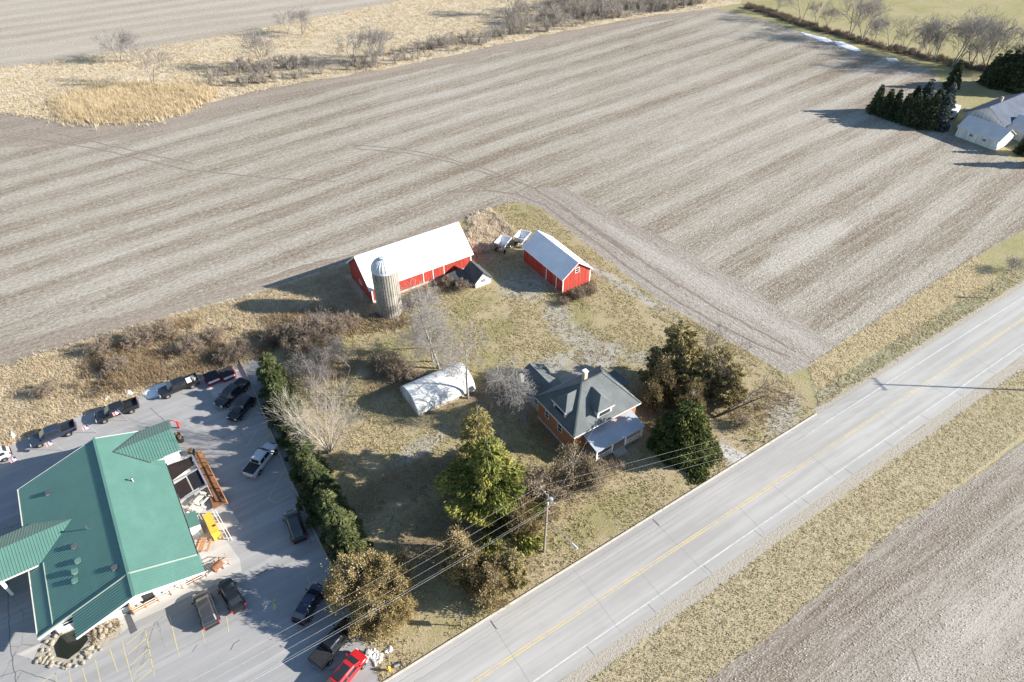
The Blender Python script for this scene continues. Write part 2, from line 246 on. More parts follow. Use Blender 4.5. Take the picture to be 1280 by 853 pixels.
# ------------------------------------------------------------------ object helpers
ROOT = {}
def tag(o, label=None, cat=None, group=None, kind=None):
    if label: o['label'] = label
    if cat: o['category'] = cat
    if group: o['group'] = group
    if kind: o['kind'] = kind
    return o
def thing(name, label, cat, loc=(0, 0, 0), rz=0, group=None):
    o = bpy.data.objects.new(name, None); COL.objects.link(o); o.empty_display_size = .3
    o.location = loc; o.rotation_euler = (0, 0, rz); ROOT[o.name] = Vector(loc); return tag(o, label, cat, group)
def link(name, me, mat, parent=None):
    if mat and not me.materials: me.materials.append(MATS[mat])
    o = bpy.data.objects.new(name, me); COL.objects.link(o)
    if parent: o.parent = parent; ROOT[o.name] = ROOT.get(parent.name, Vector())
    return o
def copy_tree(o, parent=None):
    c = o.copy(); COL.objects.link(c); c.parent = parent
    for ch in o.children: copy_tree(ch, c)
    return c
class MB:
    def __init__(s): s.v = []; s.f = []
    def add(s, vs, fs):
        k = len(s.v); s.v += [tuple(x) for x in vs]; s.f += [tuple(i + k for i in f) for f in fs]; return s
    def box(s, c, d, rz=0, m=None):
        x, y, z = (a / 2 for a in d); vs = [Vector((i * x, j * y, k * z)) for k in (-1, 1) for j in (-1, 1) for i in (-1, 1)]
        q = Matrix.Rotation(rz, 3, 'Z')
        if m is not None: q = q @ m
        return s.add([q @ v + Vector(c) for v in vs], [(0, 2, 3, 1), (4, 5, 7, 6), (0, 1, 5, 4), (2, 6, 7, 3), (0, 4, 6, 2), (1, 3, 7, 5)])
    def b(s, x0, x1, y0, y1, z0, z1): return s.box(((x0 + x1) / 2, (y0 + y1) / 2, (z0 + z1) / 2), (abs(x1 - x0), abs(y1 - y0), abs(z1 - z0)))
    def slab(s, pts, t):
        """polygon extruded downwards by t"""
        n = len(pts); lo = [(x, y, z - t) for x, y, z in pts]
        return s.add(list(pts) + lo, [tuple(range(n)), tuple(range(2 * n - 1, n - 1, -1))] + [(i, n + i, n + (i + 1) % n, (i + 1) % n) for i in range(n)])
    def prism(s, pts, axis, a0, a1):
        """2d outline extruded along x or y (outline in the other axis and z)"""
        mk = (lambda p, a: (a, p[0], p[1])) if axis == 'x' else (lambda p, a: (p[0], a, p[1]))
        n = len(pts); return s.add([mk(p, a0) for p in pts] + [mk(p, a1) for p in pts], [tuple(range(n)), tuple(range(2 * n - 1, n - 1, -1))] + [(i, n + i, n + (i + 1) % n, (i + 1) % n) for i in range(n)])
    def bar(s, a, b, w, h=None):
        a, b = Vector(a), Vector(b); d = (b - a); L = d.length
        if L < 1e-6: return s
        d /= L; up = Vector((0, 0, 1)) if abs(d.z) < .95 else Vector((1, 0, 0)); r = d.cross(up).normalized(); u = r.cross(d); h = h or w
        vs = [p + r * (i * w / 2) + u * (j * h / 2) for p in (a, b) for i, j in ((-1, -1), (1, -1), (1, 1), (-1, 1))]
        return s.add(vs, [(0, 1, 2, 3), (7, 6, 5, 4), (0, 4, 5, 1), (1, 5, 6, 2), (2, 6, 7, 3), (3, 7, 4, 0)])
    def tube(s, path, rad, n=6):
        k = len(s.v); P = [Vector(p) for p in path]; rad = rad if isinstance(rad, (list, tuple)) else [rad] * len(P)
        for i, p in enumerate(P):
            d = (P[min(i + 1, len(P) - 1)] - P[max(i - 1, 0)]).normalized(); up = Vector((0, 0, 1)) if abs(d.z) < .9 else Vector((1, 0, 0)); r = d.cross(up).normalized(); u = r.cross(d)
            for j in range(n): a = 2 * math.pi * j / n; s.v.append(tuple(p + (r * math.cos(a) + u * math.sin(a)) * rad[i]))
        for i in range(len(P) - 1):
            for j in range(n): a, b = k + i * n + j, k + i * n + (j + 1) % n; s.f.append((a, b, b + n, a + n))
        s.f.append(tuple(k + j for j in range(n - 1, -1, -1))); s.f.append(tuple(k + (len(P) - 1) * n + j for j in range(n))); return s
    def lathe(s, prof, n=16, c=(0, 0, 0), axis='z'):
        k = len(s.v); m = len(prof)
        for j in range(n):
            a = 2 * math.pi * j / n
            for r, z in prof:
                p = (r * math.cos(a), r * math.sin(a), z) if axis == 'z' else (r * math.cos(a), z, r * math.sin(a))
                s.v.append((p[0] + c[0], p[1] + c[1], p[2] + c[2]))
        for j in range(n):
            for i in range(m - 1): a, b = k + j * m + i, k + ((j + 1) % n) * m + i; s.f.append((a, b, b + 1, a + 1))
        return s
    def loft(s, rings):
        k = len(s.v); n = len(rings[0])
        for r in rings: s.v += [tuple(p) for p in r]
        for i in range(len(rings) - 1):
            for j in range(n): a, b = k + i * n + j, k + i * n + (j + 1) % n; s.f.append((a, b, b + n, a + n))
        s.f.append(tuple(range(k + n - 1, k - 1, -1))); s.f.append(tuple(range(k + (len(rings) - 1) * n, k + len(rings) * n))); return s
    def mesh(s, name, off=(0, 0, 0), smooth=False):
        me = bpy.data.meshes.new(name); o = Vector(off); me.from_pydata([(x - o.x, y - o.y, z - o.z) for x, y, z in s.v], [], s.f); me.validate()
        bm = bmesh.new(); bm.from_mesh(me); bmesh.ops.recalc_face_normals(bm, faces=bm.faces); bm.to_mesh(me); bm.free()
        if smooth:
            me.shade_smooth() if hasattr(me, 'shade_smooth') else None
        me.update(); return me
    def out(s, name, mat, parent=None, smooth=False):
        return link(name, s.mesh(name, ROOT.get(parent.name, Vector()) if parent else (0, 0, 0), smooth), mat, parent)
def inpoly(pts, poly):
    x, y = pts[:, 0], pts[:, 1]; r = np.zeros(len(pts), bool); P = np.array(poly); j = len(P) - 1
    for i in range(len(P)):
        xi, yi = P[i]; xj, yj = P[j]
        if yi != yj: r ^= ((yi > y) != (yj > y)) & (x < (xj - xi) * (y - yi) / (yj - yi) + xi)
        j = i
    return r
def scatter(poly, count):
    P = np.array(poly); lo, hi = P.min(0), P.max(0); out = np.zeros((0, 2))
    while len(out) < count:
        q = rng.uniform(lo, hi, (count * 2, 2)); out = np.vstack([out, q[inpoly(q, poly)]])
    return out[:count]
def tri_mesh(name, V, F, rnd=None):
    me = bpy.data.meshes.new(name); V = np.asarray(V, np.float32); F = np.asarray(F, np.int32); n, k = F.shape
    me.vertices.add(len(V)); me.vertices.foreach_set('co', V.ravel()); me.loops.add(n * k); me.loops.foreach_set('vertex_index', F.ravel())
    me.polygons.add(n); me.polygons.foreach_set('loop_start', np.arange(0, n * k, k, dtype=np.int32)); me.update(calc_edges=True)
    if rnd is not None: me.attributes.new('rnd', 'FLOAT', 'POINT').data.foreach_set('value', np.asarray(rnd, np.float32))
    return me
def smooth_noise(p, sc, seed=0):
    """cheap value noise on 2d points"""
    q = p * sc + seed * 17.3; i = np.floor(q).astype(int); f = q - i; f = f * f * (3 - 2 * f)
    def h(a, b): s_ = np.sin(a * 127.1 + b * 311.7 + seed * 7.7) * 43758.5453; return s_ - np.floor(s_)
    x, y = i[:, 0], i[:, 1]
    return (h(x, y) * (1 - f[:, 0]) + h(x + 1, y) * f[:, 0]) * (1 - f[:, 1]) + (h(x, y + 1) * (1 - f[:, 0]) + h(x + 1, y + 1) * f[:, 0]) * f[:, 1]
def tufts(name, label, cat, pts, mat, h=.4, wd=.09, k=5, spread=.15, lean=.5, hvar=.5, keep=None, sc=.25, thr=0.0):
    """many grass tufts joined in one mesh: k blades each"""
    nz = smooth_noise(pts, sc, 3) * .6 + smooth_noise(pts, sc * 4, 5) * .4; pts, nz = pts[nz >= thr], nz[nz >= thr]
    N = len(pts); c = np.repeat(pts, k, 0) + rng.normal(0, spread, (N * k, 2)); hh = h * (1 - hvar + 2 * hvar * np.repeat(np.clip(nz + rng.normal(0, .15, N), 0, 1), k)) * rng.uniform(.6, 1.2, N * k)
    a = rng.uniform(0, 6.283, N * k); ww = wd * rng.uniform(.5, 1.4, N * k); dx, dy = np.cos(a) * ww, np.sin(a) * ww
    la = rng.uniform(0, 6.283, N * k); ll = rng.uniform(0, lean, N * k) * hh
    V = np.zeros((N * k, 3, 3)); V[:, 0, :2] = c + np.c_[dx, dy]; V[:, 1, :2] = c - np.c_[dx, dy]; V[:, 2, :2] = c + np.c_[np.cos(la) * ll, np.sin(la) * ll]; V[:, 2, 2] = hh; V[:, :2, 2] = .01
    r = np.clip(np.repeat(nz * .5 + rng.uniform(0, .5, N), k) + rng.normal(0, .12, N * k), 0, 1)
    o = link(name, tri_mesh(name, V.reshape(-1, 3), np.arange(N * k * 3).reshape(-1, 3), np.repeat(r, 3)), mat); return tag(o, label, cat, kind='stuff')
def poly_px(pts, z=0): return [G(u, v, z) for u, v in pts]
def densify(poly, step, jit, closed=True):
    out = []; n = len(poly)
    for i in range(n if closed else n - 1):
        a, b = np.array(poly[i]), np.array(poly[(i + 1) % n]); L = np.linalg.norm(b - a); m = max(1, int(L / step))
        for j in range(m): out.append(a + (b - a) * j / m)
    o = np.array(out)
    if jit:
        o += (np.c_[smooth_noise(o, .12, 1), smooth_noise(o, .12, 2)] - .5) * jit * 2.6 + (np.c_[smooth_noise(o, .7, 4), smooth_noise(o, .7, 6)] - .5) * jit * 1.2
    return o
def patch(name, poly, z, mat, jit=.5, step=.8, parent=None):
    p = densify(poly, step, jit); me = bpy.data.meshes.new(name); me.from_pydata([(x, y, z) for x, y in p], [], [tuple(range(len(p)))]); me.update()
    if me.polygons[0].normal.z < 0: me.flip_normals()
    o = link(name, me, mat, parent)
    if not parent: o['kind'] = 'structure'
    return o
def strip(path, wd, z, mb, closed=False):
    """flat ribbon along a path, joints shared so that nothing overlaps"""
    P = np.array([np.array(p, float) for p in path]); d = np.gradient(P, axis=0) if len(P) > 2 else np.repeat((P[1] - P[0])[None], 2, 0)
    d /= np.maximum(1e-6, np.linalg.norm(d, axis=1))[:, None]; n = np.c_[-d[:, 1], d[:, 0]] * wd / 2; k = len(P)
    return mb.add([(*q, z) for q in P - n] + [(*q, z) for q in P + n], [(a, a + 1, k + a + 1, k + a) for a in range(k - 1)])
ORD = ['first', 'second', 'third', 'fourth', 'fifth', 'sixth', 'seventh', 'eighth', 'ninth', 'tenth', 'eleventh', 'twelfth', 'thirteenth', 'fourteenth', 'fifteenth', 'sixteenth', 'seventeenth', 'eighteenth', 'nineteenth', 'twentieth']

# ================================================================== THE SETTING
gm = MB().add([(-3000, -3000, -.03), (3000, -3000, -.03), (3000, 3000, -.03), (-3000, 3000, -.03)], [(0, 1, 2, 3)])
tag(gm.out('ground', 'meadow'), kind='structure')
BF_TOP = [(-250, 152), (0, 142), (60, 150), (140, 153), (200, 147), (300, 119), (420, 96), (520, 79), (640, 53), (760, 29), (890, 9)]
BF = BF_TOP + [(950, 24), (1010, 43), (1100, 70), (1165, 88), (1182, 112), (1190, 168), (1230, 186), (1290, 206), (1380, 236), (1290, 283), (1230, 312), (1140, 372), (1010, 458), (985, 470), (962, 455), (900, 420), (830, 380), (770, 335), (720, 295), (690, 272), (665, 257), (640, 251), (618, 259), (580, 273), (440, 328), (300, 373), (150, 413), (0, 459), (-250, 525)]
FIELD = poly_px(BF); patch('field', FIELD, -.020, 'field_soil', .45, 1.2)
patch('field_headland', poly_px([(606, 262), (628, 246), (660, 236), (700, 232), (760, 262), (830, 300), (900, 337), (960, 375), (1035, 428), (1060, 425), (1010, 458), (985, 470), (962, 455), (900, 420), (830, 380), (770, 335), (720, 295), (690, 272), (665, 257), (640, 251), (618, 259)]), -.0165, 'headland_soil', .6, 1.0)
patch('field_headland', poly_px([(-250, 525), (-250, 470), (0, 428), (150, 392), (300, 358), (440, 316), (590, 262), (618, 259), (580, 273), (440, 328), (300, 373), (150, 413), (0, 459)]), -.0165, 'dark_headland', .7, 1.0)
patch('field_headland', poly_px([(-250, 152), (0, 142), (60, 150), (140, 153), (200, 147), (300, 119), (420, 96), (520, 79), (640, 53), (760, 29), (890, 9), (892, 14), (762, 37), (642, 62), (522, 90), (420, 110), (300, 136), (200, 170), (110, 178), (0, 182), (-250, 200)]), -.0165, 'dark_headland', 1.2, 1.5)
ULB = [(-300, 122), (0, 86), (130, 68), (240, 52), (330, 35), (420, 17), (480, 5), (560, -14), (640, -40)]
UL = poly_px(ULB + [(560, -90), (-300, -90)]); patch('far_field', UL, -.016, 'far_field_soil', .9, 2)
MARSH = poly_px(ULB + [(760, -46), (935, -30), (925, 4), (890, 9)] + BF_TOP[::-1][1:]); patch('far_marsh', MARSH, -.022, 'marsh_ground', .3, 2)
LM = poly_px([(-250, 525), (0, 459), (150, 413), (300, 373), (440, 328), (460, 385), (430, 402), (395, 425), (345, 436), (320, 450), (290, 460), (240, 474), (180, 494), (100, 518), (40, 545), (0, 562), (-250, 650)])
patch('marsh', LM, -.022, 'marsh_ground', .4)
LAWN = poly_px([(321, 449), (338, 490), (413, 705), (453, 800), (468, 835)]) + [(5.4, 33.45), (76.5, 33.45)] + poly_px([(1006, 496), (985, 470), (962, 455), (900, 420), (830, 380), (770, 335), (720, 295), (690, 272), (665, 257), (640, 251), (618, 259), (580, 273), (440, 328), (460, 385), (430, 402), (395, 425), (345, 436)])
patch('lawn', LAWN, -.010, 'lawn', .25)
STALK = poly_px([(586, 272), (612, 262), (640, 287), (655, 300), (612, 312), (594, 318), (584, 300)]); patch('stalk_bed', STALK, -.004, 'marsh_ground', .6)
NEARF = [(-260, 14.6), (0, 14.2), (34.5, 14.4), (55, 14.8), (97, 13.9), (200, 14.3), (500, 14.3), (500, -160), (-260, -160)]; patch('near_field', NEARF, -.016, 'near_field_soil', .35, 1.0)
VERGE = [(-260, 14.6), (0, 14.2), (34.5, 14.4), (55, 14.8), (97, 13.9), (200, 14.3), (500, 14.3), (500, 21.9), (-260, 21.9)]; patch('road_verge', VERGE, -.022, 'verge_grass', .15)
patch('gravel_shoulder', [(-260, 21.7), (500, 21.7), (500, 23.4), (-260, 23.4)], -.012, 'shoulder_gravel', .22, .6)
patch('gravel_shoulder', [(76, 32.9), (500, 32.9), (500, 34.3), (110, 34.2), (80, 34.0), (76, 34.2)], -.012, 'shoulder_gravel', .2, .6)
DITCH = [(78, 34.1), (110, 34.1), (240, 34.2), (240, 37.8), (134, 37.3), (103, 36.9), (80, 36.4)]; patch('ditch_bank', DITCH, -.014, 'ditch_grass', .25, .6)
DRY = [(80, 36.4), (103, 36.9), (134, 37.3), (137, 43.8), (124, 43.0), (84, 41.0)]; patch('dry_grass_strip', DRY, -.012, 'dry_strip', .25, .6)
# road, kerb, painted lines
road = tag(MB().add([(-260, 23.25, 0), (600, 23.25, 0), (600, 33.2, 0), (-260, 33.2, 0)], [(0, 1, 2, 3)]).out('road', 'road_surface'), kind='structure')
kb = MB().b(5.2, 76.2, 33.22, 33.42, -.2, .12).b(-260, -20, 33.22, 33.42, -.2, .12); tag(kb.out('kerb', 'kerb_concrete'), kind='structure')
MB().add([(5.2, 32.6, .004), (76.2, 32.6, .004), (76.2, 33.19, .004), (5.2, 33.19, .004)], [(0, 1, 2, 3)]).out('gutter', 'gutter_concrete', road)
for nm, mt, y, wd, x0, x1 in (('yellow_line', 'yellow_paint', 28.28, .13, -260, 600), ('yellow_line', 'yellow_paint', 28.0, .13, -260, 600), ('white_line', 'white_paint', 24.67, .15, -260, 600), ('white_line', 'white_paint', 31.45, .14, 72, 600)):
    MB().add([(x0, y - wd / 2, .004), (x1, y - wd / 2, .004), (x1, y + wd / 2, .004), (x0, y + wd / 2, .004)], [(0, 1, 2, 3)]).out(nm, mt, road)
def crackline(path, wd=.05, z=.004, parent=None, nm='crack', mt='crack_sealer'):
    pts = densify(path, .5, 0, False); pts = np.vstack([pts, [path[-1]]]); pts[1:-1] += rng.normal(0, .035, pts[1:-1].shape)
    return strip(pts, wd, z, MB()).out(nm, mt, parent)
crackline([(-60, 31.62), (76, 31.55)], .04, .005, road, mt='faint_crack'); crackline([(-60, 32.5), (76, 32.5)], .04, .009, road, mt='faint_crack')
for x in (14.0, 18.6, 30.5, 37, 43.2, 54, 60.5, 69, 84, 96, 108, 121): crackline([(x, 33.1 if x in (18.6, 43.2, 30.5) else 28.5), (x + random.uniform(-.3, .4), 23.6)], random.choice((.03, .04)), .0055, road, mt='faint_crack')
for x in (18.7, 43.3): crackline([(x, 32.9), (x + .05, 31.7)], .12, .0065, road)
for x in range(26, 130, 9): crackline([(x, 24.6), (x + .1, 23.3)], .04, .0065, road)
# car park
LOT = poly_px([(-250, 650), (0, 562), (40, 545), (100, 518), (180, 494), (240, 474), (290, 460), (321, 449), (338, 490), (413, 705), (453, 800), (468, 835)]) + [(5.2, 33.2), (-70, 33.2), (-90, 60)]
lot = patch('parking_lot', LOT, -.004, 'asphalt_lot', .06)
for path, wd in (([(0, 846), (25, 838), (70, 853)], .05), ([(240, 815), (247, 806)], .05), ([(288, 813), (292, 805), (300, 800)], .07), ([(200, 760), (232, 742)], .04), ([(8, 700), (10, 745), (12, 800), (20, 853)], .06), ([(0, 662), (25, 655)], .04), ([(320, 720), (335, 712)], .12), ([(308, 580), (318, 598)], .05), ([(188, 510), (206, 527)], .06)):
    crackline(poly_px(path), wd, .004, lot)
def line_px(a, b, wd=.11, parent=None, z=.005, mt='lot_paint'):
    return strip([G(*a), G(*b)], wd, z, MB()).out('bay_line', mt, parent)
for a, b in (((212, 770), (224, 822)), ((252, 786), (256, 803)), ((283, 770), (286, 790)), ((181, 785), (193, 845)), ((152, 800), (166, 853)), ((137, 811), (147, 840)), ((119, 825), (126, 853)), ((103, 835), (108, 853)), ((86, 838), (89, 853)), ((69, 842), (71, 853)), ((52, 853), (70, 842)),
             ((182, 786), (158, 806)), ((184, 797), (160, 818)), ((187, 810), (163, 832)), ((189, 822), (166, 845)), ((192, 836), (170, 853)),
             ((326, 530), (308, 559)), ((341, 538), (323, 560)), ((313, 600), (345, 562)), ((357, 585), (335, 624)), ((335, 624), (344, 629)), ((344, 629), (366, 617)), ((322, 508), (300, 540)), ((384, 720), (388, 730)), ((388, 730), (377, 752)), ((388, 730), (407, 720)), ((440, 780), (436, 800)), ((457, 830), (436, 853)), ((345, 520), (338, 530)), ((368, 672), (374, 684)), ((118, 528), (104, 534)), ((28, 558), (27, 568)), ((148, 512), (160, 508))):
    line_px(a, b, .11, lot)
ar = MB(); strip([G(343, 752), G(343, 762)], .35, .006, ar); strip([G(340.5, 754), G(343, 749), G(345.5, 754)], .2, .006, ar); ar.out('arrow_marking', 'lot_paint', lot)
SLZ = .006
for px, nm in (([(60, 800), (95, 783), (110, 800), (75, 835), (20, 818)], 'paved_apron'), ([(236, 668), (268, 655), (300, 700), (292, 726), (262, 718)], 'patio_slab'), ([(182, 590), (245, 570), (300, 655), (268, 668), (225, 680), (205, 600)], 'patio_slab'), ([(130, 780), (268, 708), (300, 700), (302, 716), (170, 777), (142, 800)], 'walkway')):
    SLZ += .004; patch(nm, poly_px(px), SLZ, 'concrete', .02)
# tyre tracks over the field
TZ = -.0145
for path, wd in (([(440, 181), (500, 186), (560, 198), (610, 213), (660, 232), (690, 250), (740, 285), (800, 330)], .5), ([(444, 186), (505, 191), (565, 203), (612, 218), (655, 236)], .5), ([(560, 240), (610, 238), (645, 243), (680, 256), (720, 285), (790, 338), (860, 385), (950, 432), (1005, 452)], .55), ([(690, 250), (760, 296), (830, 345), (900, 388), (1010, 447)], .5), ([(0, 172), (60, 176), (140, 190), (230, 212), (330, 222), (430, 228)], .45), ([(60, 165), (150, 185), (250, 207)], .45), ([(700, 255), (780, 312), (860, 366)], .4)):
    TZ += .0012; d = densify(poly_px(path), 2, 0, False); d += rng.normal(0, .12, d.shape); tag(strip(d, wd, TZ, MB()).out('tyre_track', 'track_soil'), kind='structure')
for path in ([(1172, 772), (1180, 788)], [(1000, 800), (1012, 790)], [(1140, 810), (1150, 840)]): tag(strip(poly_px(path), .18, -.008, MB()).out('tyre_track', 'track_soil'), kind='structure')
# snow left over
def snow(px, h=.18, label=None):
    p = densify(poly_px(px), .5, .6); c = p.mean(0); m = MB(); k = len(p)
    rings = [[(x, y, .0) for x, y in p]] + [[(*(c + (np.array(q) - c) * s), h * t + random.uniform(-.03, .03)) for q in p] for s, t in ((.86, .55), (.6, .9), (.25, 1))]
    m.loft(rings); return tag(m.out('snow_patch', 'snow', smooth=True), label, 'snow')
snow([(176, 493), (195, 482), (222, 474), (243, 467), (247, 472), (230, 481), (205, 494), (190, 497)], .3, 'long snow bank behind the black pickup with the loaded bed')
snow([(160, 492), (170, 486), (174, 491), (164, 497)], .25, 'small snow lump between the two black pickups along the marsh')
snow([(136, 500), (141, 495), (143, 499), (138, 503)], .2, 'tiny snow lump behind the black pickup beside the flag')
snow([(164, 474), (167, 472), (169, 475), (166, 477)], .2, 'snow speck lying in the marsh grass above the black pickups')
snow([(13, 545), (16, 535), (20, 540), (19, 547)], .4, 'white snow lump in the grass by the leftmost blue pickup')
snow([(998, 40), (1012, 43), (1030, 47), (1042, 52), (1030, 53), (1012, 47)], .12, 'left part of the long snow streak at the far field corner'); snow([(1040, 50), (1055, 53), (1080, 63), (1070, 64), (1048, 58)], .12, 'right part of the long snow streak at the far field corner')
snow([(1108, 72), (1122, 74), (1124, 77), (1110, 76)], .2, 'short snow streak by the far tree line')
snow([(395, 394), (400, 393), (401, 397), (396, 398)], .15, 'snow patch in the shadow of the big barn')
snow([(407, 403), (416, 401), (418, 408), (409, 408)], .15, 'snow patch beside the silo brush')

# ------------------------------------------------------------------ grass and residue
def px_scatter(poly, n, far=False): return scatter(poly, n)
KEEP = [(-24, -2, 53, 80), (31, 54, 94, 105), (61.5, 69.5, 77.5, 91.5), (49, 54, 87.5, 93), (26, 36.5, 64.5, 71.5), (40.5, 53, 43.5, 63), (30.5, 36.5, 87.5, 93.5)]
def clear(p, keep=KEEP):
    m = np.ones(len(p), bool)
    for a, b, c, d in keep: m &= ~((p[:, 0] > a) & (p[:, 0] < b) & (p[:, 1] > c) & (p[:, 1] < d))
    return p[m]
tufts('marsh_grass', 'tall dry tan grass filling the strip between field and car park', 'dry grass', clear(scatter(LM, 15000)), 'dry_grass', .42, .05, 7, .3, 1.6)
tufts('marsh_weeds', 'brown weeds and brush mixed into the strip behind the parked pickups', 'weeds', scatter(poly_px([(60, 500), (120, 440), (230, 400), (310, 400), (420, 385), (400, 420), (320, 445), (250, 468), (150, 490)]), 6000), 'weed_brown', .8, .035, 8, .35, 1.0, sc=.12, thr=.45)
mp = scatter(MARSH, 40000); dd = np.hypot(mp[:, 0], mp[:, 1]); mp = mp[rng.uniform(0, 1, len(mp)) < np.clip(1.25 - dd / 420, .3, 1)]
tufts('far_marsh_grass', 'pale dry marsh grass between the two upper fields', 'dry grass', mp, 'dry_grass', .4, .09, 6, .5, 1.7, sc=.06)
tufts('reed_bed', 'golden reed bed at the lower left edge of the far marsh', 'reeds', scatter(poly_px([(70, 128), (110, 112), (180, 108), (255, 112), (262, 122), (205, 145), (150, 151), (90, 149)]) , 7000) + rng.normal(0, 2.2, (7000, 2)), 'reed_gold', 1.2, .07, 8, .4, .6, sc=.12)
lp = clear(scatter(LAWN, 46000)); tufts('lawn_grass', 'short tan and green grass of the farmyard lawn', 'grass', lp, 'lawn_blade', .16, .06, 4, .14, 1.0, sc=.3, thr=.35)
tufts('verge_tufts', 'tan green grass of the wide verge beside the lower field', 'grass', scatter([(-20, 14.4), (140, 14.2), (140, 21.6), (-20, 21.6)], 22000), 'verge_blade', .11, .045, 4, .12, 1.1, sc=.9, thr=.2)
tufts('ditch_tufts', 'grey green grass on the ditch bank beside the road', 'grass', scatter(DITCH[:2] + [(170, 34.2), (170, 37.5)] + DITCH[4:], 3600), 'verge_blade', .15, .08, 4, .2, 1.1)
tufts('dry_strip_grass', 'tan grass strip between the ditch and the big field', 'grass', scatter(DRY, 3500), 'dry_grass', .12, .08, 4, .2, 1.2)
tufts('lawn_weeds', 'longer weeds along barn walls and brush heaps in the yard', 'weeds', np.vstack([scatter(poly_px(q), n) for q, n in (([(500, 372), (590, 338), (600, 348), (510, 385), (470, 405)], 500), ([(455, 395), (520, 380), (510, 410), (440, 420), (380, 425), (380, 400), (430, 395)], 800), ([(700, 368), (740, 350), (748, 365), (705, 380)], 350), ([(900, 520), (960, 480), (1000, 500), (940, 540)], 120))]), 'weed_brown', .42, .07, 5, .25, 1.0)
tufts('stalk_heap', 'pale heap of corn stalks behind the big barn', 'stalk heap', scatter(STALK, 1500), 'stalk_pale', .5, .09, 6, .25, 1.6, sc=.6, thr=.35)
# flat straw lying on the nearer field (too many to count)
def flakes(name, label, pts, s0, mat='residue'):
    N = len(pts); a = rng.uniform(0, 6.283, N); L = s0 * rng.uniform(.5, 1.6, N); W = L * rng.uniform(.15, .4, N); u = np.c_[np.cos(a), np.sin(a), rng.uniform(-.15, .5, N)]; v = np.c_[-np.sin(a), np.cos(a), rng.uniform(-.4, .4, N)]
    c = np.c_[pts, np.full(N, .05)]; V = np.stack([c - u * L[:, None], c + v * W[:, None], c + u * L[:, None], c - v * W[:, None]], 1); r = rng.uniform(0, 1, N)
    return tag(link(name, tri_mesh(name, V.reshape(-1, 3), np.arange(N * 4).reshape(-1, 4), np.repeat(r, 4)), mat), label, 'straw', kind='stuff')
nf = scatter([(20, -20), (120, -20), (120, 14), (28, 14)], 120000); rowk = smooth_noise(np.c_[nf[:, 0] * .15, nf[:, 1] * 1.4], 1, 9) * .6 + smooth_noise(nf, .12, 4) * .5; nf = nf[(rowk > .42)]
flakes('crop_residue', 'scattered straw lying over the lower right field', nf, .075)
bf = scatter(poly_px([(760, 330), (985, 468), (1280, 286), (1280, 215), (1100, 190), (850, 250)]), 50000); rowk = smooth_noise(np.c_[bf[:, 0] * .12, bf[:, 1] * 1.2], 1, 11) * .6 + smooth_noise(bf, .08, 4) * .5; bf = bf[(rowk > .48) & (rng.uniform(0, 1, len(bf)) < np.clip((175 - np.hypot(bf[:, 0], bf[:, 1])) / 75, 0, 1))]
flakes('crop_residue', 'scattered straw over the big field beside the road', bf, .10)

# ================================================================== BUILDINGS
def gable(t, x0, x1, y0, y1, ze, zr, ridge, over, th, mat, name='roof', ov2=None):
    """two roof slopes, ridge along 'x' or 'y'; each slope a part"""
    ov2 = over if ov2 is None else ov2; out = []
    if ridge == 'x':
        c = (y0 + y1) / 2; k = (zr - ze) / (c - y0); a, b = x0 - ov2, x1 + ov2
        out.append(MB().slab([(a, y0 - over, ze - k * over), (b, y0 - over, ze - k * over), (b, c, zr), (a, c, zr)], th).out(name, mat, t))
        out.append(MB().slab([(a, c, zr), (b, c, zr), (b, y1 + over, ze - k * over), (a, y1 + over, ze - k * over)], th).out(name, mat, t))
    else:
        c = (x0 + x1) / 2; k = (zr - ze) / (c - x0); a, b = y0 - ov2, y1 + ov2
        out.append(MB().slab([(x0 - over, a, ze - k * over), (c, a, zr), (c, b, zr), (x0 - over, b, ze - k * over)], th).out(name, mat, t))
        out.append(MB().slab([(c, a, zr), (x1 + over, a, ze - k * over), (x1 + over, b, ze - k * over), (c, b, zr)], th).out(name, mat, t))
    return out
def gable_walls(t, x0, x1, y0, y1, ze, zr, ridge, mat, th=.15, drop=.1):
    ze -= drop; zr -= drop
    if ridge == 'x':
        c = (y0 + y1) / 2; g = [(y0, 0), (y1, 0), (y1, ze), (c, zr), (y0, ze)]
        MB().prism(g, 'x', x0, x0 + th).out('gable_wall', mat, t); MB().prism(g, 'x', x1 - th, x1).out('gable_wall', mat, t)
        MB().b(x0 + th, x1 - th, y0, y0 + th, 0, ze).out('side_wall', mat, t); MB().b(x0 + th, x1 - th, y1 - th, y1, 0, ze).out('side_wall', mat, t)
    else:
        c = (x0 + x1) / 2; g = [(x0, 0), (x1, 0), (x1, ze), (c, zr), (x0, ze)]
        MB().prism(g, 'y', y0, y0 + th).out('gable_wall', mat, t); MB().prism(g, 'y', y1 - th, y1).out('gable_wall', mat, t)
        MB().b(x0, x0 + th, y0 + th, y1 - th, 0, ze).out('side_wall', mat, t); MB().b(x1 - th, x1, y0 + th, y1 - th, 0, ze).out('side_wall', mat, t)
def ribs(part, p00, p10, p11, p01, step, mat, hgt=.035, wd=.05):
    """raised seams running from edge p00-p10 to edge p01-p11"""
    a0, a1, b0, b1 = (Vector(p) for p in (p00, p10, p01, p11)); n = int((a1 - a0).length / step); m = MB(); nz = (a1 - a0).cross(b0 - a0).normalized()
    if nz.z < 0: nz = -nz
    for i in range(1, n): s = i / n; m.bar(a0.lerp(a1, s) + nz * hgt / 2, b0.lerp(b1, s) + nz * hgt / 2, wd, hgt)
    return tag(m.out('rib', mat, part), kind='stuff')
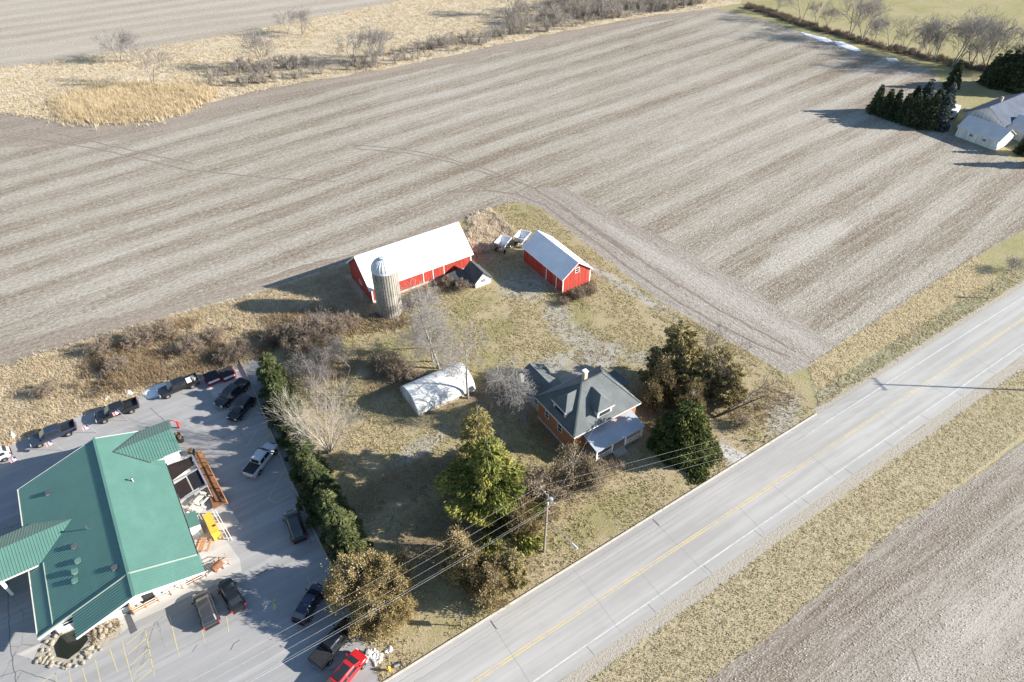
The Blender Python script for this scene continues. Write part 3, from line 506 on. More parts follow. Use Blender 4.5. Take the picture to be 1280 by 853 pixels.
def window(t, c, wd, ht, axis, out_, frame='white_trim', pane='window_glass', sill=True, fw=.09, name='window'):
    """framed window on a wall; axis = wall direction, out_ = +-1 outward along the other axis"""
    x, y, z = c; f = MB(); g = MB(); d = .05
    def q(m, u0, u1, z0, z1, d0, d1):
        if axis == 'x': m.b(x + u0, x + u1, y + out_ * d0, y + out_ * d1, z + z0, z + z1)
        else: m.b(x + out_ * d0, x + out_ * d1, y + u0, y + u1, z + z0, z + z1)
    for u0, u1, z0, z1 in ((-wd / 2 - fw, wd / 2 + fw, ht / 2, ht / 2 + fw), (-wd / 2 - fw, wd / 2 + fw, -ht / 2 - fw, -ht / 2), (-wd / 2 - fw, -wd / 2, -ht / 2, ht / 2), (wd / 2, wd / 2 + fw, -ht / 2, ht / 2), (-wd / 2, wd / 2, -.03, .03)): q(f, u0, u1, z0, z1, .002, d)
    o = f.out(name, frame, t); q(g, -wd / 2, wd / 2, -ht / 2, ht / 2, .003, .02); g.out('pane', pane, o); return o

# ---- big red barn
t = thing('barn', 'long red barn with a bright white metal roof behind the silo', 'barn', (42.5, 99.3, 0))
X0, X1, Y0, Y1, ZE, ZR = 32.3, 52.8, 94.5, 104.1, 3.35, 7.3
gable_walls(t, X0, X1, Y0, Y1, ZE, ZR, 'x', 'barn_red')
rf = gable(t, X0, X1, Y0, Y1, ZE, ZR, 'x', .45, .12, 'white_metal', ov2=.35)
k = (ZR - ZE) / (99.3 - Y0)
ribs(rf[0], (X0 - .35, Y0 - .45, ZE - k * .45), (X1 + .35, Y0 - .45, ZE - k * .45), (X1 + .35, 99.3, ZR), (X0 - .35, 99.3, ZR), .45, 'white_metal')
MB().b(X0 - .35, X1 + .35, 99.18, 99.42, ZR - .03, ZR + .06).out('ridge_cap', 'white_metal', t)
for x in (32.42, 52.7): MB().b(x - .12, x + .12, Y0 - .045, Y0 - .002, 0, ZE - .42).out('corner_trim', 'white_trim', t)
for x in (42.6, 44.6, 46.9): MB().b(x - .07, x + .07, Y0 - .05, Y0 - .002, .1, ZE - .35).out('door_trim', 'white_trim', t)
for x in (43.6, 45.75): MB().b(x - .92, x + .92, Y0 - .03, Y0 - .002, .15, ZE - .5).out('sliding_door', 'barn_red', t)
MB().b(X0, X1, Y0 - .09, Y0 - .001, 0, .35).out('foundation', 'foundation', t)
for s in (-1, 1): MB().bar((X0 - .40, 99.3, ZR - .06), (X0 - .40, 99.3 + s * 5.25, ZE - k * .45 - .06), .06, .24).out('barge_board', 'white_trim', t)
window(t, (X0 - .0, 99.3, 1.6), .8, .9, 'y', -1)
# ---- silo
SX, SY, SR, SH = 33.85, 90.6, 2.1, 9.3
t = thing('silo', 'grey concrete stave silo with a silver dome in front of the big barn', 'silo', (SX, SY, 0))
m = MB(); nst = 32; ring = []
for z in (0, SH):
    rg = []
    for i in range(nst):
        a0 = 2 * math.pi * i / nst
        for f, rr in ((.06, SR), (.44, SR), (.5, SR + .075), (.94, SR + .075)): a = a0 + f * 2 * math.pi / nst; rg.append((SX + rr * math.cos(a), SY + rr * math.sin(a), z))
    ring.append(rg)
m.loft(ring).out('stave_wall', 'silo_stave', t)
for i in range(11): MB().lathe([(SR + .06, .02), (SR + .1, .02), (SR + .1, .06), (SR + .06, .06)], 40, (SX, SY, .5 + i * .8)).out('hoop', 'steel_grey', t)
dm = MB(); prof = [(SR + .12, SH - .25), (SR + .12, SH + .02)] + [((SR + .05) * math.cos(a), SH + .05 + 1.75 * math.sin(a)) for a in [i * R(90) / 9 for i in range(9)]] + [(.5, SH + 1.76), (.5, SH + 1.95), (.0, SH + 2.0)]
d0 = dm.lathe(prof, 32, (SX, SY, 0)).out('dome', 'galvanized', t, smooth=True)
sm = MB()
for i in range(24):
    a = 2 * math.pi * i / 24; sm.tube([(SX + (SR + .07) * math.cos(e) * math.cos(a), SY + (SR + .07) * math.cos(e) * math.sin(a), SH + .06 + 1.75 * math.sin(e)) for e in [j * R(78) / 6 for j in range(7)]], .035, 4)
tag(sm.out('seam', 'galvanized', d0), kind='stuff')
MB().lathe([(.45, SH + 1.9), (.56, SH + 1.93), (.56, SH + 2.06), (0, SH + 2.1)], 16, (SX, SY, 0)).out('dome_cap', 'galvanized', t)
MB().box((SX + .9, SY - .5, SH + 1.5), (.45, .45, .12)).out('dome_hatch', 'steel_grey', t)
ch = MB(); aa = R(100); cx, cy = SX + (SR + .4) * math.cos(aa), SY + (SR + .4) * math.sin(aa); ch.tube([(cx, cy, 0), (cx, cy, SH - .2)], .32, 8); ch.out('chute', 'silo_stave', t)
# ---- red shed
t = thing('shed', 'smaller red shed with a grey white gable roof and one white window', 'shed', (65.45, 84.4, 0))
X0, X1, Y0, Y1, ZE, ZR = 62.3, 68.6, 78.2, 90.7, 3.35, 5.7
gable_walls(t, X0, X1, Y0, Y1, ZE, ZR, 'y', 'barn_red'); rf = gable(t, X0, X1, Y0, Y1, ZE, ZR, 'y', .35, .1, 'white_metal', ov2=.3); k = (ZR - ZE) / 3.15
for i, (xe, r_) in enumerate(((X0 - .35, rf[0]), (X1 + .35, rf[1]))): ribs(r_, (xe, Y0 - .3, ZE - k * .35), (xe, Y1 + .3, ZE - k * .35), (65.45, Y1 + .3, ZR), (65.45, Y0 - .3, ZR), .45, 'white_metal')
window(t, (65.45, Y0, 3.9), .75, .9, 'x', -1)
for x in (X0 + .08, X1 - .08): MB().b(x - .1, x + .1, Y0 - .04, Y0 - .002, 0, ZE - .2).out('corner_trim', 'white_trim', t)
for y in (80.1, 83.2): MB().b(X0 - .05, X0 - .002, y - .1, y + .1, 0, 2.5).out('door_trim', 'white_trim', t)
MB().b(X0 - .04, X0 - .002, 80.2, 83.1, .1, 2.6).out('sliding_door', 'barn_red', t)
for s in (-1, 1): MB().bar((65.45, Y0 - .33, ZR - .05), (65.45 + s * 3.5, Y0 - .33, ZE - k * .35 - .05), .05, .16).out('barge_board', 'white_trim', t)
# ---- milk house
t = thing('shed', 'tiny white shed with a dark roof leaning by the big barn corner', 'shed', (51.6, 90, 0))
X0, X1, Y0, Y1, ZE, ZR = 49.9, 53.2, 88.1, 92.4, 1.45, 3.0
gable_walls(t, X0, X1, Y0, Y1, ZE, ZR, 'y', 'white_siding'); gable(t, X0, X1, Y0, Y1, ZE, ZR, 'y', .3, .1, 'dark_shingle', ov2=.25)
window(t, (51.5, Y0, 1.15), 1.0, .55, 'x', -1)
MB().slab([(46.5, 91.0, .9), (49.7, 88.9, 1.35), (49.7, 93.2, 1.6), (46.5, 93.2, 1.35)], .1).out('brush_shadow_slab', 'dark_shingle', t)  # dark slab added to stand for the shadow lying on the brush
for x, y in ((46.6, 91.2), (49.6, 89.1)): MB().b(x - .06, x + .06, y - .06, y + .06, 0, .95).out('post', 'bark_brown', t)  # posts added only to carry that shadow slab
# ---- bow-roofed white garage
t = thing('bow_roof_garage', 'low white garage with a curved roof beside the dead trees', 'garage', (31, 68, 0))
X0, X1, Y0, Y1 = 26.4, 35.9, 65.2, 70.9; arc = []
for i in range(13):
    a = math.pi * i / 12; arc.append((68.05 - 3.0 * math.cos(a) * (1 - .12 * math.sin(a)), .75 + 2.55 * math.sin(a) ** .8))
m = MB(); n_ = len(arc); inner = [(68.05 + (y - 68.05) * .965, z - .08) for y, z in arc]
m.prism(arc + inner[::-1], 'x', X0 - .15, X1 + .15); m.out('curved_roof', 'old_white_roof', t)
for i in range(1, 6): MB().prism([(68.05 + (y - 68.05) * 1.012, z + .03) for y, z in arc] + arc[::-1], 'x', X0 + i * 1.6, X0 + i * 1.6 + .05).out('roof_seam', 'old_white_roof', t)
for x in (X0, X1 - .12): MB().prism([(65.3, 0), (70.8, 0)] + [(68.05 + (y - 68.05) * .95, z - .1) for y, z in arc[::-1]], 'x', x, x + .12).out('end_wall', 'white_siding', t)
MB().b(X0 + .1, X1 - .1, 65.35, 65.47, 0, .85).out('side_wall', 'wood_grey', t); MB().b(X0 + .1, X1 - .1, 70.63, 70.75, 0, .85).out('side_wall', 'wood_grey', t)
window(t, (X1, 67, 1.3), .8, .8, 'y', 1); MB().b(X1 + .003, X1 + .06, 68.2, 70.2, .02, 2.0).out('door', 'barn_red', t)
# ---- farmhouse
t = thing('farmhouse', 'orange brick farmhouse with a grey hipped shingle roof and front porch', 'house', (46.6, 51, 0))
X0, X1, Y0, Y1, ZE = 41.05, 52.2, 46.95, 55.4, 4.5
MB().b(X0, X1, Y0, Y1, 0, ZE - .12).out('wall', 'orange_brick', t); MB().b(X0 - .06, X1 + .06, Y0 - .06, Y1 + .06, 0, .5).out('foundation', 'foundation', t)
a = .42; C = [(X0 - a, Y0 - a, ZE - .1), (X1 + a, Y0 - a, ZE - .1), (X1 + a, Y1 + a, ZE - .1), (X0 - a, Y1 + a, ZE - .1)]; r0, r1 = (45.2, 51.2, 8.55), (48.9, 51.2, 8.55)
m = MB().add(C + [r0, r1] + [(x, y, z - .14) for x, y, z in C], [(0, 1, 5, 4), (1, 2, 5), (2, 3, 4, 5), (3, 0, 4), (0, 6, 7, 1), (1, 7, 8, 2), (2, 8, 9, 3), (3, 9, 6, 0), (9, 8, 7, 6)]); roof = m.out('roof', 'slate_shingle', t)
m = MB()
for p, q in ((0, 1), (1, 2), (2, 3), (3, 0)): m.bar(Vector(C[p]) + Vector((0, 0, -.1)), Vector(C[q]) + Vector((0, 0, -.1)), .1, .16)
m.out('gutter', 'white_trim', roof)
m = MB()
for p, q in ((C[0], r0), (C[1], r1), (C[2], r1), (C[3], r0), (r0, r1)): m.bar(Vector(p) + Vector((0, 0, .03)), Vector(q) + Vector((0, 0, .03)), .22, .05)
m.out('hip_cap', 'slate_shingle', roof)
def dormer(cx, cy, dx, dy, wd, ln, zb, zt, zr):
    """hipped dormer: face at (cx,cy) looking along (dx,dy)"""
    s = Vector((-dy, dx, 0)); o = Vector((dx, dy, 0)); c = Vector((cx, cy, 0)); d = thing_part('dormer', t)
    f = [c + s * (i * wd / 2) for i in (-1, 1)]; b = [p - o * ln for p in f]
    MB().add([f[0] + Vector((0, 0, zb)), f[1] + Vector((0, 0, zb)), f[1] + Vector((0, 0, zt)), f[0] + Vector((0, 0, zt)), b[0] + Vector((0, 0, zt)), b[1] + Vector((0, 0, zt)), b[0] + Vector((0, 0, zb)), b[1] + Vector((0, 0, zb))], [(0, 1, 2, 3), (1, 7, 5, 2), (0, 3, 4, 6), (6, 4, 5, 7)]).out('dormer_wall', 'white_siding', d)
    e = .22; F = [c + s * (i * (wd / 2 + e)) + o * e + Vector((0, 0, zt)) for i in (-1, 1)]; B = [p - o * (ln + e) for p in F]; pk = c - o * (wd * .45) + Vector((0, 0, zr)); pb = c - o * ln + Vector((0, 0, zr))
    MB().add(F + B[::-1] + [pk, pb] + [p - Vector((0, 0, .1)) for p in F + B[::-1]], [(0, 1, 4), (1, 2, 5, 4), (3, 0, 4, 5), (0, 6, 7, 1), (1, 7, 8, 2), (3, 9, 6, 0), (6, 9, 8, 7)]).out('dormer_roof', 'slate_shingle', d)
    m = MB().bar(F[0] - Vector((0, 0, .06)), F[1] - Vector((0, 0, .06)), .08, .16); m.out('dormer_fascia', 'white_trim', d)
    ctr = c + o * .02 + Vector((0, 0, (zb + zt) / 2)); g = MB(); g.add([ctr + s * (i * wd * .36) + Vector((0, 0, j * (zt - zb) * .36)) for i, j in ((-1, -1), (1, -1), (1, 1), (-1, 1))], [(0, 1, 2, 3)]); g.out('window', 'window_glass', d)
def thing_part(name, parent):
    o = bpy.data.objects.new(name, None); COL.objects.link(o); o.parent = parent; o.empty_display_size = .2; ROOT[o.name] = ROOT[parent.name]; return o
dormer(46.4, 47.2, 0, -1, 2.6, 3.1, 4.9, 6.3, 7.95); dormer(41.4, 51.0, -1, 0, 2.8, 3.1, 4.9, 6.3, 7.95)
MB().b(45.9, 46.45, 51.5, 52.05, 7.6, 9.75).out('chimney', 'chimney_brick', t); MB().b(45.83, 46.52, 51.43, 52.12, 9.75, 9.92).out('chimney_cap', 'white_trim', t)
window(t, (X0, 50.2, 2.7), .8, 1.3, 'y', -1); window(t, (X0, 53.3, 2.7), .7, 1.2, 'y', -1); window(t, (44.0, Y0, 1.9), 1.0, 1.3, 'x', -1); window(t, (49.6, Y0, 1.9), 1.0, 1.3, 'x', -1); MB().b(46.4, 47.4, Y0 - .06, Y0 - .002, .62, 2.7).out('door', 'white_trim', t); window(t, (X1, 51, 2.6), .9, 1.3, 'y', 1)
MB().slab([(42.6, 43.85, 2.75), (51.3, 43.85, 2.75), (51.3, 46.93, 3.35), (42.6, 46.93, 3.35)], .14).out('porch_roof', 'porch_metal', t)
MB().b(42.7, 51.2, 43.95, 44.1, 2.4, 2.6).out('porch_beam', 'white_trim', t); MB().b(42.7, 51.2, 44.0, 46.88, .45, .62).out('porch_deck', 'wood_grey', t)
for x in (42.85, 45.6, 48.0, 51.05): MB().b(x - .11, x + .11, 44.0, 44.2, .62, 2.45).out('porch_post', 'white_trim', t)
for x0, x1 in ((42.95, 45.5), (48.1, 50.95)):
    m = MB().b(x0, x1, 44.05, 44.13, 1.35, 1.45).b(x0, x1, 44.05, 44.13, .75, .83); rl = m.out('railing', 'white_trim', t); m = MB()
    for i in range(12): x = x0 + (i + .5) * (x1 - x0) / 12; m.b(x - .03, x + .03, 44.07, 44.11, .83, 1.35)
    m.out('baluster', 'white_trim', rl)
for y0, y1, x in ((44.2, 46.85, 51.05),): MB().b(x - .04, x + .04, y0, y1, 1.35, 1.45).out('railing', 'white_trim', t)
for i in range(3): MB().b(45.8, 47.9, 43.2 + i * .28, 43.48 + i * .28, 0, .15 + i * .15).out('step', 'concrete', t)
gable_walls(t, 41.75, 46.3, 55.45, 62.0, 3.0, 4.35, 'y', 'grey_siding'); gable(t, 41.75, 46.3, 55.45, 62.0, 3.0, 4.35, 'y', .3, .1, 'slate_shingle', 'rear_roof', .2)
window(t, (41.75, 57.0, 1.9), .8, 1.1, 'y', -1); MB().b(41.1, 41.7, 60.2, 60.8, 0, 4.6).out('rear_chimney', 'foundation', t)
MB().slab([(52.65, 51.6, 3.0), (55.3, 51.6, 2.6), (55.3, 55.2, 2.6), (52.65, 55.2, 3.0)], .1).out('side_roof', 'slate_shingle', t); MB().b(52.25, 55.0, 51.9, 54.9, 0, 2.5).out('side_wall', 'grey_siding', t)

# ---- green-roofed restaurant
t = thing('restaurant', 'large restaurant with a green ribbed metal roof in the car park', 'restaurant', (-14, 67, 0))
RX, ZR, PK = -13.4, 6.35, .335
def zp(x): return ZR - PK * abs(x - RX)
XL, XR, YF, YB = -23.65, -6.65, 56.5, 79.85
wl, wr = -22.7, -7.5
MB().b(wl, wl + .2, 58.2, 79.0, 0, zp(wl) - .25).out('side_wall', 'white_siding', t); MB().b(wr - .2, wr, 56.9, 79.0, 0, zp(wr) - .25).out('side_wall', 'white_siding', t)
MB().prism([(wl + .2, 0), (wr - .2, 0), (wr - .2, zp(wr - .2) - .25), (RX, ZR - .25), (wl + .2, zp(wl + .2) - .25)], 'y', 78.8, 79.0).out('back_wall', 'white_siding', t)
MB().prism([(wl + .2, 0), (-19.2, 0), (-19.2, zp(-19.2) - .3), (wl + .2, zp(wl + .2) - .25)], 'y', 58.0, 58.2).out('front_wall', 'white_siding', t)
MB().prism([(-19.2, 0), (wr - .2, 0), (wr - .2, zp(wr - .2) - .25), (RX, ZR - .25), (-19.2, zp(-19.2) - .25)], 'y', 56.7, 56.9).out('front_wall', 'white_siding', t); MB().b(-19.4, -19.2, 56.7, 58.0, 0, zp(-19.4) - .3).out('side_wall', 'white_siding', t)
def roofplane(pts, name='roof', step=.32, th=.12, mat='green_metal', rib=True, dz=0):
    pts = [(x, y, z + dz) for x, y, z in pts]; o = MB().slab(pts, th).out(name, mat, t)
    if rib and len(pts) == 4: ribs(o, pts[0], pts[1], pts[2], pts[3], step, mat, .04, .055)
    return o
roofplane([(XL, YF, zp(XL)), (XL, YB, zp(XL)), (RX, YB, ZR), (RX, YF, ZR)]); roofplane([(XR, YF, zp(XR)), (XR, YB, zp(XR)), (RX, YB, ZR), (RX, YF, ZR)])
roofplane([(-19.85, 53.35, zp(-19.85)), (-19.85, YF, zp(-19.85)), (RX, YF, ZR), (RX, 53.35, ZR)], 'entrance_roof', dz=.1); roofplane([(-6.5, 53.9, zp(-6.5)), (-6.5, YF, zp(-6.5)), (RX, YF, ZR), (RX, 53.35, ZR)], 'entrance_roof', dz=.1)
MB().b(RX - .16, RX + .16, 53.3, YB + .02, ZR + .09, ZR + .16).out('ridge_cap', 'green_metal', t)
for a, b in (((XL, YF, zp(XL)), (RX, YF, ZR)), ((XR, YF, zp(XR)), (RX, YF, ZR)), ): MB().bar(Vector(a) + Vector((0, 0, .14)), Vector(b) + Vector((0, 0, .14)), .12, .1).out('flashing', 'green_flash', t)
MB().bar((XL - .03, YF, zp(XL) - .02), (XL - .03, YB, zp(XL) - .02), .1, .16).out('gutter', 'cream', t)
MB().bar((XR + .05, 53.9, zp(XR) - .06), (XR + .05, 72.6, zp(XR) - .06), .1, .14).out('gutter', 'black_plastic', t)
MB().bar((XL + 1.7, YF + .3, zp(XL + 1.7) + .06), (XL + 1.7, 65.8, zp(XL + 1.7) + .06), .08, .08).out('snow_rail', 'green_flash', t)
for a, b, mt in (((XL, YF - .03, zp(XL) - .1), (-19.9, YF - .03, zp(-19.9) - .1), 'white_trim'), ((-19.85, 53.3, zp(-19.85) - .02), (RX, 53.3, ZR - .02), 'white_trim'), ((-6.5, 53.85, zp(-6.5) - .02), (RX, 53.3, ZR - .02), 'white_trim'), ((XL, YB + .03, zp(XL) - .1), (RX, YB + .03, ZR - .1), 'white_trim'), ((XR, YB + .03, zp(XR) - .1), (RX, YB + .03, ZR - .1), 'white_trim')): MB().bar(a, b, .06, .24).out('barge_board', mt, t)
# right cross gable
CY, CZ, CE = 76.6, 5.8, 3.3; xi = RX + (ZR - CZ) / PK; ye = CZ - .36 * CE
for sgn in (-1, 1):
    xo = -4.45; xv = RX + (ZR - ye) / PK
    o = MB().slab([(xi, CY, CZ + .05), (xo, CY, CZ + .05), (xo, CY + sgn * CE, ye + .05), (xv, CY + sgn * CE, ye + .05)], .1).out('cross_roof', 'green_metal', t)
    m = MB(); nn = int((xo - xi) / .32)
    for i in range(1, nn):
        x = xi + (xo - xi) * i / nn; ymax = CE if x > xv else CE * (x - xi) / (xv - xi); m.bar((x, CY, CZ + .07), (x, CY + sgn * ymax, CZ + .07 - .36 * ymax), .055, .04)
    tag(m.out('rib', 'green_metal', o), kind='stuff')
    MB().bar((xi, CY, CZ + .08), (xv, CY + sgn * CE, ye + .08), .12, .06).out('valley_flashing', 'dark_shingle', t)
MB().prism([(CY - 3.1, 0), (CY + 3.1, 0), (CY + 3.1, ye - .05), (CY, CZ - .1), (CY - 3.1, ye - .05)], 'x', -5.2, -5.0).out('cross_gable_wall', 'white_siding', t)
MB().bar((-6.6, CY - CE - .02, ye + .02), (-4.45, CY - CE - .02, ye + .02), .1, .12).out('gutter', 'cream', t)
MB().b(-8, -5.2, CY - 3.1, CY - 2.9, 0, ye - .1).out('side_wall', 'white_siding', t)
# left porch gable over the drive
CY, CZ, CE = 69.3, 4.8, 3.4; xi = RX - (ZR - CZ) / PK; ye = CZ - .44 * CE; xo = -38
for sgn in (-1, 1):
    xv = RX - (ZR - ye) / PK
    o = MB().slab([(xi, CY, CZ + .05), (xo, CY, CZ + .05), (xo, CY + sgn * CE, ye + .05), (xv, CY + sgn * CE, ye + .05)], .1).out('drive_roof', 'green_metal', t); m = MB(); nn = int((xi - xo) / .32)
    for i in range(1, nn):
        x = xi + (xo - xi) * i / nn; ymax = CE if x < xv else CE * (x - xi) / (xv - xi); m.bar((x, CY, CZ + .07), (x, CY + sgn * ymax, CZ + .07 - .44 * ymax), .055, .04)
    tag(m.out('rib', 'green_metal', o), kind='stuff')
MB().bar((xo, CY - CE, ye), (xv, CY - CE, ye), .12, .16).out('gutter', 'cream', t)
for x in (-37.5, -32, -26.5):
    for y in (66.4, 72.2): MB().b(x - .15, x + .15, y - .15, y + .15, 0, ye - .1).out('post', 'white_trim', t)
# roof vents
for x, y, h in ((-18.2, 62.6, .3), (-18.7, 61.4, .45), (-18.9, 60.3, .3), (-14.6, 58.4, .25), (-20.1, 75.7, .25), (-18.3, 65.0, .25)):
    z = zp(x); v = thing_part('roof_vent', t); MB().b(x - .22, x + .22, y - .22, y + .22, z - .1, z + h * .6).out('vent_base', 'steel_grey', v); MB().b(x - .3, x + .3, y - .3, y + .3, z + h * .6, z + h).out('vent_cap', 'green_metal' if h > .28 else 'dark_shingle', v)
for x, y in ((-10.6, 70.6), (-16.5, 66.2)): z = zp(x); MB().tube([(x, y, z - .1), (x, y, z + .55)], .09, 8).tube([(x, y, z + .5), (x, y, z + .62)], .14, 8).out('vent_pipe', 'chrome', t)
window(t, (-20.9, 58.0, 1.5), 1.6, .9, 'x', -1, frame='white_trim')
for x in (-17.4, -15.6): window(t, (x, 56.7, 1.6), 1.2, 1.2, 'x', -1)
MB().b(-13.6, -12.5, 56.6, 56.698, .05, 2.2).out('entrance_door', 'glass_dark', t)
sg = MB().b(-12.9, -10.9, 56.6, 56.695, 3.0, 3.9).out('sign_board', 'sign_white', t); m = MB()
for i, (x0, x1, z0, z1) in enumerate(((-12.5, -11.9, 3.2, 3.9), (-11.8, -11.5, 3.2, 3.7), (-11.4, -11.1, 3.2, 3.9), (-11.0, -10.3, 3.25, 3.85))): m.b(x0 - .35, x1 - .5, 56.57, 56.599, z0 - .1, z1 - .1)
m.out('sign_lettering', 'sign_red', sg)
# ---- far homestead on the right
t = thing('garage', 'low white garage with a pale grey roof at the far homestead', 'garage', (189.5, 71.5, 0))
gable_walls(t, 186.1, 193.2, 66.6, 76.8, 2.75, 4.7, 'y', 'white_siding'); gable(t, 186.1, 193.2, 66.6, 76.8, 2.75, 4.7, 'y', .4, .12, 'grey_metal', ov2=.3)
for y in (73.2, 69.8): window(t, (186.1, y, 1.5), .9, .55, 'y', -1)
MB().b(187.5, 191.5, 66.54, 66.598, .05, 2.3).out('garage_door', 'white_trim', t)
t = thing('farmhouse', 'white farmhouse with dark blue roof among the far conifers', 'house', (202, 75, 0))
gable_walls(t, 194.2, 212, 70.2, 80, 3.6, 6.4, 'x', 'white_siding'); gable(t, 194.2, 212, 70.2, 80, 3.6, 6.4, 'x', .5, .12, 'blue_shingle', ov2=.4)
gable_walls(t, 196.5, 203.5, 56, 70.1, 2.8, 4.9, 'y', 'white_siding'); gable(t, 196.5, 203.5, 56, 69.6, 2.8, 4.9, 'y', .4, .12, 'grey_metal', 'wing_roof', .3)
MB().b(200.5, 201, 75.5, 76, 5.9, 7.3).out('chimney', 'chimney_brick', t); window(t, (194.2, 75, 2), 1.1, 1.2, 'y', -1); window(t, (194.2, 72.4, 2), .9, 1.2, 'y', -1)
t = thing('parked_trailer', 'pale covered trailer beside the far white farmhouse', 'trailer', (197.5, 84.5, 0), R(20))
MB().b(195, 200, 83.4, 85.6, .6, 2.3).out('box_body', 'wagon_white', t); MB().b(200, 201.4, 84.4, 84.6, .55, .7).out('drawbar', 'steel_grey', t)
for x in (196.6, 198): MB().lathe([(.05, -.1), (.38, -.1), (.38, .1), (.05, .1)], 12, (x, 83.4, .4), 'y').out('wheel', 'tyre_rubber', t)

# ================================================================== TREES AND SHRUBS
def leaf_mesh(name, C, size, dirs, rnd, asp=2.2):
    N = len(C); d = dirs / np.maximum(1e-6, np.linalg.norm(dirs, axis=1))[:, None]; q = rng.normal(0, 1, (N, 3)); s_ = np.cross(d, q); s_ /= np.maximum(1e-6, np.linalg.norm(s_, axis=1))[:, None]
    u = d * (size * asp / 2)[:, None]; v = s_ * (size / 2)[:, None]
    V = np.stack([C - u, C + v, C + u, C - v], 1).reshape(-1, 3); return tri_mesh(name, V, np.arange(N * 4).reshape(-1, 4), np.repeat(rnd, 4))
def seg_mesh(name, segs, n=4):
    """list of (p0, p1, r0, r1) -> one mesh of tapered twigs"""
    A = np.array([s[0] for s in segs]); B = np.array([s[1] for s in segs]); r0 = np.array([s[2] for s in segs]); r1 = np.array([s[3] for s in segs]); d = B - A; d /= np.maximum(1e-6, np.linalg.norm(d, axis=1))[:, None]
    up = np.where(np.abs(d[:, 2:3]) < .9, np.array([[0, 0, 1.]]), np.array([[1., 0, 0]])); r = np.cross(d, up); r /= np.linalg.norm(r, axis=1)[:, None]; u = np.cross(r, d); N = len(segs)
    V = np.zeros((N, 2 * n, 3))
    for j in range(n):
        a = 2 * math.pi * j / n; o = r * math.cos(a) + u * math.sin(a); V[:, j] = A + o * r0[:, None]; V[:, n + j] = B + o * r1[:, None]
    F = np.array([(j, (j + 1) % n, n + (j + 1) % n, n + j) for j in range(n)]); F = (F[None] + (np.arange(N) * 2 * n)[:, None, None]).reshape(-1, 4)
    return tri_mesh(name, V.reshape(-1, 3), F, np.repeat(rng.uniform(0, 1, N), 2 * n))
def conifer_pts(H, Rb, N, base=.06, droop=.28, layer=.5, pw=.85, nb=11, seed=0, jag=.3, tip=.02):
    g = np.random.default_rng(seed); t = 1 - np.sqrt(g.uniform(tip, 1, N)); L = int(H / layer); li = np.floor(t * L); t = (li + g.uniform(.15, .55, N)) / L
    bl = g.uniform(1 - jag, 1 + jag * .4, (L + 2, nb)); ba = g.uniform(0, 6.283, L + 2); bi = g.integers(0, nb, N); rr = Rb * (1 - t) ** pw * bl[li.astype(int), bi] + .08
    f = np.sqrt(g.uniform(.08, 1, N)); a = ba[li.astype(int)] + bi * 6.283 / nb + g.normal(0, .17, N) * (1.2 - .5 * f); r = rr * f
    z = H * (base + (1 - base) * t) - droop * r + .10 * H / L * g.normal(0, 1, N) + .18 * np.maximum(0, f - .7) * rr * .6
    C = np.c_[r * np.cos(a), r * np.sin(a), np.maximum(.08, z)]; D = np.c_[np.cos(a), np.sin(a), g.normal(-.15, .35, N)] + g.normal(0, .35, (N, 3))
    cl = g.uniform(0, 1, (L + 2, nb)); rnd = np.clip(.45 * cl[li.astype(int), bi] + .45 * f * g.uniform(.5, 1, N) + .1 * g.uniform(0, 1, N), 0, 1); return C, D, rnd  # leaf colour lightens toward branch tips, painting in their lit contrast
def crown_pts(H, Rb, N, z0=.06, K=60, seed=0, cs=.22, shape=1.0, core=.35, M=6):
    """uneven crown of several leaders, each carrying leaf clumps"""
    g = np.random.default_rng(seed); la = g.uniform(0, 6.283, M); lr = Rb * np.r_[0.08, g.uniform(.3, .72, M - 1)]; lh = H * np.r_[1.0, g.uniform(.5, .92, M - 1)]; lw = Rb * g.uniform(.36, .62, M)
    li = g.integers(0, M, K); th = g.uniform(0, 6.283, K); zz = g.uniform(0, 1, K) ** .8; prof = np.sin(np.pi * np.clip(.16 + .82 * zz, 0, 1)) ** .8
    rr = prof * lw[li] * (core + (1 - core) * np.sqrt(g.uniform(0, 1, K))); lean = .35 + .65 * zz
    CC = np.c_[lr[li] * np.cos(la[li]) * lean + rr * np.cos(th), lr[li] * np.sin(la[li]) * lean + rr * np.sin(th), lh[li] * (z0 + (1 - z0) * zz * .95)]
    ki = g.integers(0, K, N); s_ = cs * Rb * g.uniform(.5, 1.35, K); off = np.clip(g.normal(0, 1, (N, 3)), -2.1, 2.1) * s_[ki][:, None] * np.array([1, 1, 1.2]); C = CC[ki] + off; C[:, 2] = np.clip(C[:, 2], .1, H * 1.04)
    cv = g.uniform(0, 1, K); rnd = np.clip(.5 * cv[ki] + .5 * g.uniform(0, 1, N), 0, 1); D = off + g.normal(0, .6, (N, 3)) * Rb * .15 + np.array([0, 0, Rb * .2]); return C, D, rnd, CC
